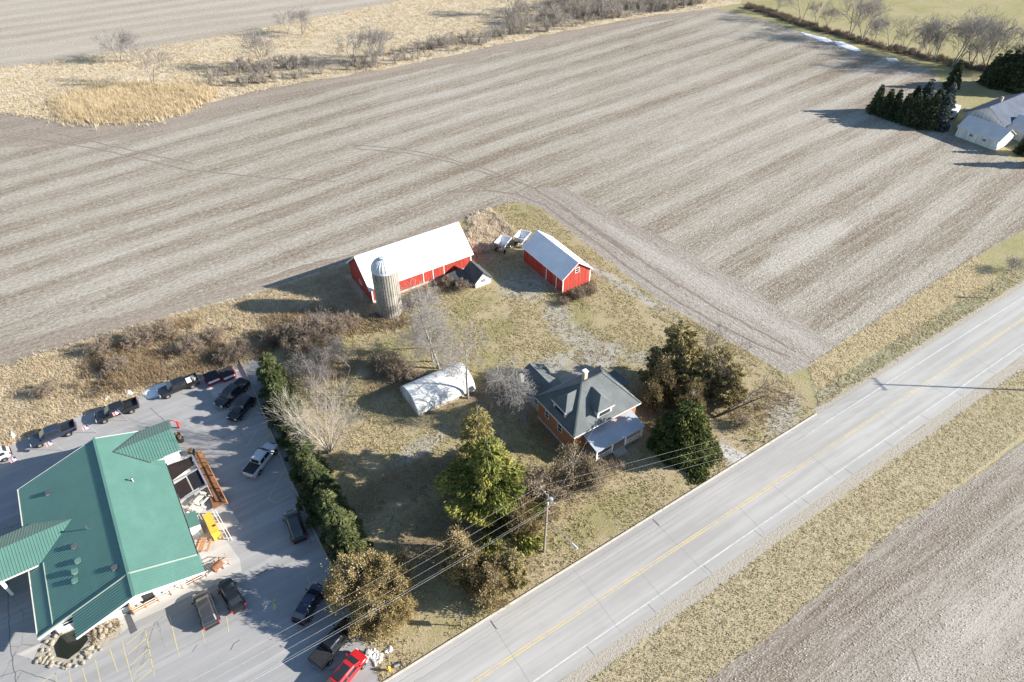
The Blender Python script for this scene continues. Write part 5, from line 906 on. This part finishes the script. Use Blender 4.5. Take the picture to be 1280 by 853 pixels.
# ================================================================== CAR PARK FURNITURE
pad = patch('dumpster_pad', poly_px([(254, 468), (302, 456), (314, 478), (267, 498)]), .012, 'concrete', .03)
def dumpster(px, label, rz):
    x, y = G(*px); t = thing('dumpster', label, 'dumpster', (x, y, .02), rz, 'dumpsters on the concrete pad'); ROOT[t.name] = Vector()
    MB().add([(-1, -.75, 0), (1, -.75, 0), (1, .75, 0), (-1, .75, 0), (-1.05, -.95, 1.0), (1.05, -.95, 1.0), (1.05, .85, 1.35), (-1.05, .85, 1.35)], [(3, 2, 1, 0), (0, 1, 5, 4), (1, 2, 6, 5), (2, 3, 7, 6), (3, 0, 4, 7), (4, 5, 6, 7)]).out('bin', 'dumpster_red', t)
    for s_ in (-1, 1): MB().slab([(s_ * .51 - .49, -.9, 1.09), (s_ * .51 + .49, -.9, 1.09), (s_ * .51 + .49, .84, 1.43), (s_ * .51 - .49, .84, 1.43)], .05).out('lid', 'black_plastic', t)
    MB().slab([(-.85, -1.02, .72), (.85, -1.02, .72), (.85, -.92, 1.02), (-.85, -.92, 1.02)], .06).out('front_panel', 'sign_white', t)
    for s_ in (-1, 1): MB().b(s_ * 1.1 - .08, s_ * 1.1 + .08, -.5, .5, .55, .72).out('fork_pocket', 'dumpster_red', t)
dumpster((267, 477), 'left red dumpster with black lids and a white front panel', R(2)); dumpster((286, 472), 'right red dumpster with black lids and a white front panel', R(2))
# timber edging between lot and hedge
t = thing('timber_edging', 'long low timber edging between the car park and the spruce hedge', 'edging', (*G(375, 600), 0)); path = [G(u, v) for u, v in ((297, 446), (309, 470), (321, 497), (333, 527), (345, 556), (356, 584), (367, 609), (380, 636), (392, 663), (404, 688), (414, 707))]
for a, b in zip(path, path[1:]): MB().bar((*a, .22), (*b, .22), .2, .28).out('beam', 'wood_grey', t)
t = thing('timber_edging', 'short timber edging along the golden cedars by the lower car park', 'edging', (*G(452, 780), 0)); path = [G(u, v) for u, v in ((441, 775), (449, 788), (455, 800))]
for a, b in zip(path, path[1:]): MB().bar((*a, .2), (*b, .2), .18, .24).out('beam', 'wood_orange', t)
# flags
for px, lb, h in (((35, 584), 'flag nearest the left edge behind the restaurant', 2.6), ((78, 563), 'flag beside the dark blue pickup', 2.4), ((121, 541), 'flag between the blue and black pickups', 2.0), ((160, 526), 'flag in front of the black pickup with the empty bed', 2.6)):
    x, y = G(*px); t = thing('flag', lb, 'flag', (x, y, 0)); MB().tube([(x, y, 0), (x - .5, y + .1, h)], .03, 6).out('pole', 'steel_grey', t); m = MB(); n_ = 5
    vs = [(x - .45 - j * .18, y + .1 + .07 * math.sin(j * 1.7), h - .05 - i * .7 - .05 * j) for i in (0, 1) for j in range(n_ + 1)]; m.add(vs, [(j, j + 1, n_ + 2 + j, n_ + 1 + j) for j in range(n_)]); m.out('cloth', 'flag_stripes', t)
    MB().b(x - .75, x - .46, y + .06, y + .13, h - .42, h - .08).out('canton', 'flag_blue', t)
# patio canopy
c = [G(u, v, 2.9) for u, v in ((205, 580), (240, 569), (259, 607), (223, 627))]; cen = np.mean(c, 0)
t = thing('patio_canopy', 'flat patio canopy with two dark fabric panels beside the green roof', 'canopy', (*cen, 0)); cv = [np.array(q) for q in c]
def pl(u, v, z): q = (cv[0] * (1 - u) + cv[1] * u) * (1 - v) + (cv[3] * (1 - u) + cv[2] * u) * v; return (q[0], q[1], z)
for a, b in (((0, 0), (1, 0)), ((1, 0), (1, 1)), ((0, 1), (1, 1)), ((0, 0), (0, 1)), ((0, .52), (1, .44))): MB().bar(pl(*a, 2.9), pl(*b, 2.9), .22, .14).out('beam', 'steel_grey', t)
for a, b in ((0, 0), (1, 0), (1, 1), (0, 1)): MB().bar(pl(a, b, 0), pl(a, b, 2.85), .12).out('post', 'steel_grey', t)
for q, mt in (([(.04, .06), (.96, .02), (.9, .28), (.05, .47)], 'awning_brown'), ([(.05, .58), (.5, .52), (.52, .93), (.06, .97)], 'awning_brown'), ([(.54, .5), (.97, .36), (.97, .9), (.56, .93)], 'awning_charcoal')): MB().slab([pl(a, b, 2.86 - .1 * a) for a, b in q], .02).out('fabric_panel', mt, t)
# timber deck along the patio
d0 = [np.array(G(u, v, .45)) for u, v in ((243, 566), (251, 563), (284, 628), (267, 637))]
t = thing('timber_deck', 'narrow brown timber deck with an orange rail along the patio', 'deck', (*np.mean(d0, 0), 0)); nb = 14
for i in range(nb):
    f0, f1 = i / nb, (i + .93) / nb; q = [d0[0] + (d0[3] - d0[0]) * f0, d0[1] + (d0[2] - d0[1]) * f0, d0[1] + (d0[2] - d0[1]) * f1, d0[0] + (d0[3] - d0[0]) * f1]; MB().slab([(*p, .45) for p in q], .06).out('plank', 'deck_wood' if i > 3 else 'wood_orange', t)
for f in (0, .25, .5, .75, 1): p = d0[1] + (d0[2] - d0[1]) * f; MB().bar((*p, 0), (*p, 1.15), .12).out('post', 'wood_orange', t)
for z in (1.12, .8): MB().bar((*d0[1], z), (*d0[2], z), .12, .1).out('rail', 'wood_orange', t)
for f in (0.1, .9): p = d0[0] + (d0[3] - d0[0]) * f; MB().bar((*p, 0), (*p, .4), .12).out('post', 'deck_wood', t)
# kiosk with small green roof, yellow table, benches
q = [G(u, v, 2.4) for u, v in ((229, 644), (244, 638), (250, 655), (234, 661))]; t = thing('serving_kiosk', 'little kiosk with a flat green roof against the restaurant', 'kiosk', (*np.mean(q, 0), 0)); MB().slab([(*p, 2.4) for p in q], .12).out('roof', 'green_metal', t); cq = np.mean(q, 0); MB().slab([(*(cq + (np.array(p) - cq) * .85), 2.28) for p in q], 2.28).out('wall', 'white_siding', t)
q = [G(u, v, 1.6) for u, v in ((253, 644), (263, 640), (274, 664), (264, 669))]; t = thing('yellow_container', 'long bright yellow lidded container on the patio', 'container', (*np.mean(q, 0), 0)); MB().slab([(*p, 1.6) for p in q], .12).out('lid', 'yellow_plastic', t); cq = np.mean(q, 0); MB().slab([(*(cq + (np.array(p) - cq) * .9), 1.48) for p in q], 1.48).out('box', 'yellow_plastic', t)
q = np.array(G(268, 657, 1.6)); MB().b(q[0] - .2, q[0] + .15, q[1] - .12, q[1] + .1, 1.601, 1.66).out('handle', 'black_plastic', t)
def bench(px, rz, label, top='cream', leg='steel_grey', L=1.8, wd=.7):
    x, y = G(*px); t = thing('picnic_table', label, 'table', (x, y, .02), rz); ROOT[t.name] = Vector()
    for i in range(3): MB().b(-L / 2, L / 2, -wd / 2 + i * wd / 3 + .02, -wd / 2 + (i + 1) * wd / 3 - .02, .7, .75).out('table_board', top, t)
    for s_ in (-1, 1): MB().b(-L / 2, L / 2, s_ * .75 - .13, s_ * .75 + .13, .42, .46).out('seat', top, t)
    for s_ in (-1, 1): MB().bar((s_ * L * .35, -.8, .05), (s_ * L * .35, .25, .7), .08).bar((s_ * L * .35, .8, .05), (s_ * L * .35, -.25, .7), .08).out('leg', leg, t)
bench((247, 640), R(123), 'cream picnic table on the patio beside the yellow container'); bench((252, 626), R(33), 'cream picnic table under the canopy edge'); bench((255, 684), R(60), 'weathered yellow picnic table on the patio corner', 'wood_orange', 'wood_grey'); bench((232, 582), R(123), 'cream picnic table squeezed by the cross gable', L=1.5)
# white railing by the container, fire pit, barrels
t = thing('ramp_railing', 'white double railing right of the yellow container', 'railing', (*G(280, 665), 0))
for off in (0, 4):
    a, b = G(268 + off, 643), G(286 + off, 675)
    for z in (.5, .95): MB().bar((*a, z), (*b, z), .07).out('rail', 'white_trim', t)
    for f in (0, .33, .66, 1): p = (a[0] + (b[0] - a[0]) * f, a[1] + (b[1] - a[1]) * f); MB().bar((*p, 0), (*p, .98), .07).out('post', 'white_trim', t)
x, y = G(275, 712); t = thing('smoker_barrel', 'brown barrel smoker at the patio corner near the sedan', 'smoker', (x, y, 0), 0); m = MB(); m.tube([(x - .7, y - .3, .9), (x + .5, y + .3, .9)], .42, 12); m.out('barrel', 'rust', t)
for s_ in (-1, 1): MB().bar((x + s_ * .4, y - .2, 0), (x + s_ * .4, y + .1, .6), .08).out('leg', 'rust', t)
MB().tube([(x + .4, y + .3, 1.2), (x + .4, y + .3, 1.9)], .08, 8).out('flue', 'rust', t)
for px, lb in (((223, 547), 'dark barrel planter at the cross gable end'), ((227, 552), 'second dark barrel planter beside the cross gable'), ((241, 568), 'dark bin at the head of the timber deck'), ((208, 722), 'dark pot on the front walkway'), ((181, 752), 'round pot beside the entrance door')):
    x, y = G(*px); t = thing('planter', lb, 'planter', (x, y, 0)); MB().lathe([(.0, .02), (.36, .02), (.45, .7), (.38, .7), (.36, .55), (0, .55)], 14, (x, y, 0)).out('pot', 'black_plastic', t); C, D, rn, _ = crown_pts(.7, .4, 160, z0=.3, K=8, seed=int(px[0])); C = C + np.array([0, 0, .45]); o = link('foliage', leaf_mesh('foliage', C, np.full(len(C), .14), D, rn, 2), 'weed_brown', t)
# red inflatable-like tube post
x, y = G(224, 535); t = thing('red_pump', 'small bright red hand pump behind the cross gable', 'pump', (x, y, 0)); MB().tube([(x, y, 0), (x, y, 1.4)], [.14, .10], 8).out('column', 'cast_red', t); MB().tube([(x, y, 1.3), (x - .5, y + .2, 1.75), (x - .9, y + .4, 1.5)], .07, 6).out('handle', 'cast_red', t); MB().tube([(x, y, 1.15), (x + .35, y - .2, 1.1), (x + .4, y - .25, .9)], .07, 6).out('spout', 'cast_red', t)
# entrance walkway: ramp with wooden rail
t = thing('entrance_ramp', 'wooden entrance ramp with posts and rails along the front walkway', 'ramp', (*G(220, 745), 0)); a, b = np.array(G(168, 768)), np.array(G(287, 706)); dr = (b - a) / np.linalg.norm(b - a); nr = np.array([-dr[1], dr[0]]); Lr = np.linalg.norm(b - a)
MB().slab([(*(a), .18), (*(b), .18), (*(b + nr * 1.1), .18), (*(a + nr * 1.1), .18)], .17).out('ramp_slab', 'concrete', t)
for off in (.0, 1.1):
    for z in (.55, .95): MB().bar((*(a + nr * off), z), (*(b + nr * off), z), .08, .06).out('rail', 'wood_grey' if off else 'cream', t)
    for i in range(9): p = a + dr * Lr * i / 8 + nr * off; MB().bar((*p, .0), (*p, 1.0), .1).out('post', 'wood_orange' if i % 3 else 'rust', t)
for f0, f1, mt in ((0, .22, 'wood_orange'), (.55, .72, 'rust')):
    for j in range(6): p, q = a + dr * Lr * f0 + nr * (.12 + j * .15), a + dr * Lr * f1 + nr * (.12 + j * .15); MB().bar((*p, .22), (*q, .22), .13, .05).out('plank', mt, t)
MB().slab([(*(a - dr * .1 + nr * .05), 1.25), (*(a + nr * .05), 1.25), (*(a + nr * 1.0), 1.25), (*(a - dr * .1 + nr * 1.0), 1.25)], 1.2).out('end_panel', 'wood_orange', t)
t = thing('door_mat', 'dark grey mat on the walkway before the ramp', 'mat', (*G(163, 786), 0)); MB().slab([(*p, .03) for p in poly_px([(155, 770), (162, 766), (172, 788), (164, 793)])], .015).out('mat', 'mat_grey', t)
# front flower bed and rock edged pond
pond = patch('pond', poly_px([(67, 808), (75, 795), (92, 788), (107, 789), (108, 800), (98, 815), (85, 824), (70, 822)]), .05, 'pond_water', .15, .4)
bed = patch('planting_bed', poly_px([(42, 826), (52, 806), (70, 788), (95, 778), (118, 768), (140, 760), (152, 790), (140, 803), (105, 822), (85, 834)]), .024, 'shoulder_gravel', .15, .5)
rocks = []
def rock(name, loc, s, label, mat='rock', seed=0, cat='rock', group=None):
    g = random.Random(seed); bm = bmesh.new(); bmesh.ops.create_icosphere(bm, subdivisions=1, radius=1)
    for v in bm.verts: v.co *= g.uniform(.72, 1.15)
    me = bpy.data.meshes.new(name); bm.to_mesh(me); bm.free(); return me
RM = [rock('boulder', None, 1, None, seed=i) for i in range(5)]
def put_rock(x, y, s, label, mat='rock', group=None, fl=.6):
    me = RM[random.randrange(5)]
    if not me.materials: me.materials.append(MATS[mat])
    o = bpy.data.objects.new('boulder', me); COL.objects.link(o); o.location = (x, y, s * fl * .6); o.scale = (s * random.uniform(.8, 1.3), s * random.uniform(.8, 1.2), s * fl); o.rotation_euler = (0, 0, random.uniform(0, 6.28))
    if o.material_slots and mat != 'rock': o.material_slots[0].link = 'OBJECT'; o.material_slots[0].material = MATS[mat]
    return tag(o, label, 'boulder', group)
PE = poly_px([(60, 812), (68, 796), (88, 783), (112, 782), (118, 800), (106, 818), (86, 830), (64, 829)]); dpe = densify(PE, .5, .3)
for p in dpe: put_rock(p[0], p[1], random.uniform(.2, .4), 'tan boulder in the ring around the little pond', group='boulders ringing the pond')
PE2 = poly_px([(50, 822), (62, 792), (88, 776), (110, 772)]); 
for p in densify(PE2, .7, .3, False): put_rock(p[0], p[1], random.uniform(.16, .34), 'tan boulder in the outer row left of the pond', group='boulders outside the pond ring')
for p in scatter(poly_px([(44, 828), (58, 816), (66, 832), (88, 835), (110, 822), (120, 806), (128, 812), (100, 832), (80, 838)]), 34): put_rock(p[0], p[1], random.uniform(.13, .3), 'tan boulder on the pond bank towards the parking bays', group='boulders on the pond bank')
for p in scatter(poly_px([(116, 775), (138, 764), (148, 788), (122, 800)]), 16): put_rock(p[0], p[1], random.uniform(.15, .45), 'boulder in the flower bed right of the pond', group='boulders in the flower bed')
tufts('bed_plants', 'dead perennials in the flower bed before the restaurant', 'plants', scatter(poly_px([(110, 790), (118, 768), (140, 760), (150, 786), (120, 806)]), 160), 'weed_brown', .4, .06, 5, .2, .8)
# white rock heap and hydrant near the road
for p in scatter(poly_px([(457, 815), (468, 810), (477, 818), (476, 832), (462, 834), (455, 826)]), 46): put_rock(p[0], p[1], random.uniform(.16, .3), 'white stone in the heap beside the red car', 'white_rock', 'white stones heaped beside the red car')
for p in scatter(poly_px([(480, 812), (488, 806), (490, 812), (484, 818)]), 9): put_rock(p[0], p[1], random.uniform(.16, .28), 'grey white stone in the small heap nearer the golden cedar', 'white_rock', 'stones in the small heap')
x, y = G(486.5, 838); t = thing('hydrant', 'yellow fire hydrant beside the kerb near the red car', 'hydrant', (x, y, 0)); MB().lathe([(0, 0), (.2, 0), (.2, .08), (.13, .1), (.13, .6), (.17, .62), (.17, .68), (.13, .72), (.06, .84), (0, .86)], 14, (x, y, 0)).out('barrel', 'yellow_plastic', t)
for s_ in (-1, 1): MB().tube([(x, y, .5), (x + s_ * .24, y, .5)], .07, 8).out('nozzle', 'yellow_plastic', t)
MB().tube([(x, y, .45), (x, y - .24, .45)], .09, 8).out('pumper_nozzle', 'yellow_plastic', t)
x, y = G(472, 802); t = thing('marker_post', 'short white marker post under the lowest golden cedar', 'post', (x, y, 0)); MB().b(x - .06, x + .06, y - .06, y + .06, 0, .8).out('post', 'white_trim', t); MB().b(x - .065, x + .065, y - .065, y + .065, .62, .7).out('band', 'sign_red', t)
x, y = G(501, 831); t = thing('culvert_end', 'dark metal drain end with grey flange near the hydrant', 'drain', (x, y, 0)); MB().tube([(x - .7, y + .15, .12), (x + .1, y, .16)], .16, 10).out('pipe', 'steel_grey', t); MB().tube([(x + .05, y, .16), (x + .12, y, .16)], .26, 10).out('flange', 'black_plastic', t)
# road sign
x, y = G(577, 782.5); t = thing('road_sign', 'road sign seen edge on at the kerb below the bronze cedars', 'sign', (x, y, 0)); MB().b(x - .05, x + .05, y - .05, y + .05, 0, 2.6).out('post', 'pole_wood', t); MB().box((x + .08, y, 2.0), (.02, .76, 1.1)).out('plate', 'steel_grey', t)
x, y = G(1234, 373); t = thing('road_sign', 'small edge on road sign on the ditch bank far right', 'sign', (x, y, 0)); MB().b(x - .05, x + .05, y - .05, y + .05, 0, 2.3).out('post', 'pole_wood', t); MB().box((x + .07, y, 1.9), (.02, .6, .75)).out('plate', 'steel_grey', t)
x, y = G(955, 552); t = thing('mail_box', 'dark mailbox beside the kerb near the drive apron', 'mailbox', (x, y, 0)); MB().b(x - .05, x + .05, y - .05, y + .05, 0, 1.05).out('post', 'bark_dark', t); MB().prism([(y - .12, 1.05), (y + .12, 1.05), (y + .12, 1.2), (y + .06, 1.28), (y - .06, 1.28), (y - .12, 1.2)], 'x', x - .28, x + .28).out('box', 'black_plastic', t)
patch('drive_apron', poly_px([(895, 558), (906, 556), (938, 570), (926, 577), (912, 580)]), .008, 'concrete', .15, .5)

# ================================================================== FARM WAGONS
def wagon(c, d, mat, label):
    """gravity box wagon, d = heading"""
    t = thing('gravity_wagon', label, 'farm wagon', (*c, 0), d, 'gravity wagons by the red shed'); ROOT[t.name] = Vector(); L, W = 1.55, 1.15
    top = [(-L, -W, 2.15), (L, -W, 2.15), (L, W, 2.15), (-L, W, 2.15)]; bot = [(-L * .35, -.35, .75), (L * .45, -.35, .75), (L * .45, .95, .95), (-L * .35, .95, .95)]
    for i in range(4):
        j = (i + 1) % 4; m = MB(); a, b, e, f = (Vector(p) for p in (top[i], top[j], bot[j], bot[i])); n = (b - a).cross(e - a).normalized() * .05; m.add([a, b, e, f, a + n, b + n, e + n, f + n], [(0, 1, 2, 3), (7, 6, 5, 4), (0, 4, 5, 1), (1, 5, 6, 2), (2, 6, 7, 3), (3, 7, 4, 0)]); m.out('hopper_side', mat, t)
    m = MB()
    for a, b in zip(top, top[1:] + top[:1]): m.bar(a, b, .12, .1)
    m.out('top_rim', mat, t); MB().slab([(*p[:2], p[2] - .02) for p in bot], .05).out('hopper_floor', 'wagon_blue', t)
    for x in (-1.1, 1.1): MB().b(x - .05, x + .05, -.85, .85, .35, .47).out('axle', 'steel_grey', t)
    MB().b(-1.4, 1.4, -.3, -.2, .47, .6).b(-1.4, 1.4, .2, .3, .47, .6).out('chassis', 'wagon_blue', t); MB().bar((1.1, 0, .45), (2.6, 0, .4), .08).out('drawbar', 'steel_grey', t)
    for x in (-1.1, 1.1):
        for s_ in (-1, 1): wv = MB().lathe([(.16, -.12), (.38, -.12), (.42, 0), (.38, .12), (.16, .12)], 16, (x, s_ * .95, .42), 'y').out('wheel', 'tyre_rubber', t); MB().lathe([(0, -.08), (.22, -.1), (.22, .1), (0, .08)], 12, (x, s_ * .95, .42), 'y').out('rim', 'wagon_white', wv)
    for x in (-.9, .9): MB().bar((x, -W * .75, 1.7), (x, -.5, .5), .08).out('brace', 'wagon_blue', t)
wagon(G(629, 312), R(30), 'wagon_white', 'pale gravity wagon nearer the big barn, its hopper empty'); wagon(G(653, 305), R(28), 'wagon_white', 'pale gravity wagon half hidden behind the red shed')
t = thing('fence', 'short broken wooden fence along the corn stalk heap', 'fence', (*G(632, 285), 0)); path = [G(u, v) for u, v in ((621, 268), (629, 277), (637, 286), (646, 296))]
for p in path: MB().b(p[0] - .07, p[0] + .07, p[1] - .07, p[1] + .07, 0, 1.1).out('post', 'wood_grey', t)
for a, b in zip(path, path[1:]):
    for z in (.5, .95): MB().bar((*a, z), (*b, z + random.uniform(-.1, .1)), .05, .14).out('rail', 'wood_grey', t)

# ================================================================== UTILITY POLES AND WIRES
def upole(x, y, H, label, arm=(0, 1), lamp=False, transformer=False):
    t = thing('utility_pole', label, 'utility pole', (x, y, 0)); MB().tube([(x, y, 0), (x + .12, y, H)], [.17, .11], 10).out('pole', 'pole_wood', t); ax, ay = arm
    MB().bar((x + .12 - ax * 1.4, y - ay * 1.4, H - .35), (x + .12 + ax * 1.5, y + ay * 1.5, H - .35), .11, .13).out('crossarm', 'pole_wood', t)
    for s_ in (-1.3, -.5, .6, 1.4): MB().lathe([(0, 0), (.05, 0), (.07, .08), (.05, .2), (0, .22)], 8, (x + .12 + ax * s_, y + ay * s_, H - .28)).out('insulator', 'cream', t)
    if transformer: MB().lathe([(0, 0), (.24, 0), (.26, .1), (.26, .75), (.2, .85), (0, .87)], 14, (x + .45, y - .15, H - 1.6)).out('transformer', 'steel_grey', t); MB().lathe([(0, 0), (.1, 0), (.1, .4), (0, .42)], 8, (x - .2, y - .5, H - 1.1)).out('cutout', 'cream', t)
    if lamp:
        e = G(716, 681, 6.9); d = np.array(e) - np.array([x, y]); MB().tube([(x + .06, y, 6.3), (x + d[0] * .3, y + d[1] * .3, 7.2), (x + d[0] * .65, y + d[1] * .65, 7.35), (e[0], e[1], 7.0)], .05, 8).out('lamp_arm', 'steel_grey', t); MB().tube([(e[0] - d[0] * .04, e[1] - d[1] * .04, 7.0), (e[0] + d[0] * .16, e[1] + d[1] * .16, 6.88)], [.1, .16], 10).out('lamp_head', 'galvanized', t)
    return t
PX, PY = 28.87, 36.75
upole(PX, PY, 11.6, 'wooden utility pole with transformer and lamp arm in the roadside grass', lamp=True, transformer=True)
upole(112, 15.4, 11.6, 'utility pole across the road whose shadow crosses both lanes', arm=(.3, .95)); upole(-21, 36.8, 11.4, 'utility pole beside the road beyond the lower edge')
def wire(a, b, sag, label, r=.007):
    P = [(a[0] + (b[0] - a[0]) * f, a[1] + (b[1] - a[1]) * f, a[2] + (b[2] - a[2]) * f - sag * 4 * f * (1 - f)) for f in [i / 16 for i in range(17)]]
    t = MB().tube(P, r, 5).out('power_line', 'wire'); return tag(t, label, 'power line', 'power lines')
for k, (dy, z) in enumerate(((1.5, 11.45), (.55, 11.45), (-.45, 11.45), (-1.3, 11.45))): wire((PX + .12, PY + dy, z), (-21 + .12, PY + dy, z - .2), .55, f'{ORD[k]} power line from the top on the car park side of the pole'); wire((PX + .12, PY + dy, z), (112 + .12 + .3 * dy, 15.4 + .95 * dy, z), .9, f'{ORD[k]} power line from the top on the road side of the pole')
wire((PX + .06, PY - .15, 9.0), (-21, PY - .15, 8.8), .6, 'lowest single cable on the car park side of the pole', .010); wire((PX + .06, PY - .15, 9.0), (44.0, 46.5, 4.3), .4, 'service cable from the pole to the farmhouse', .006)
for o in SC.objects:
    if 'h0' in o: del o['h0']
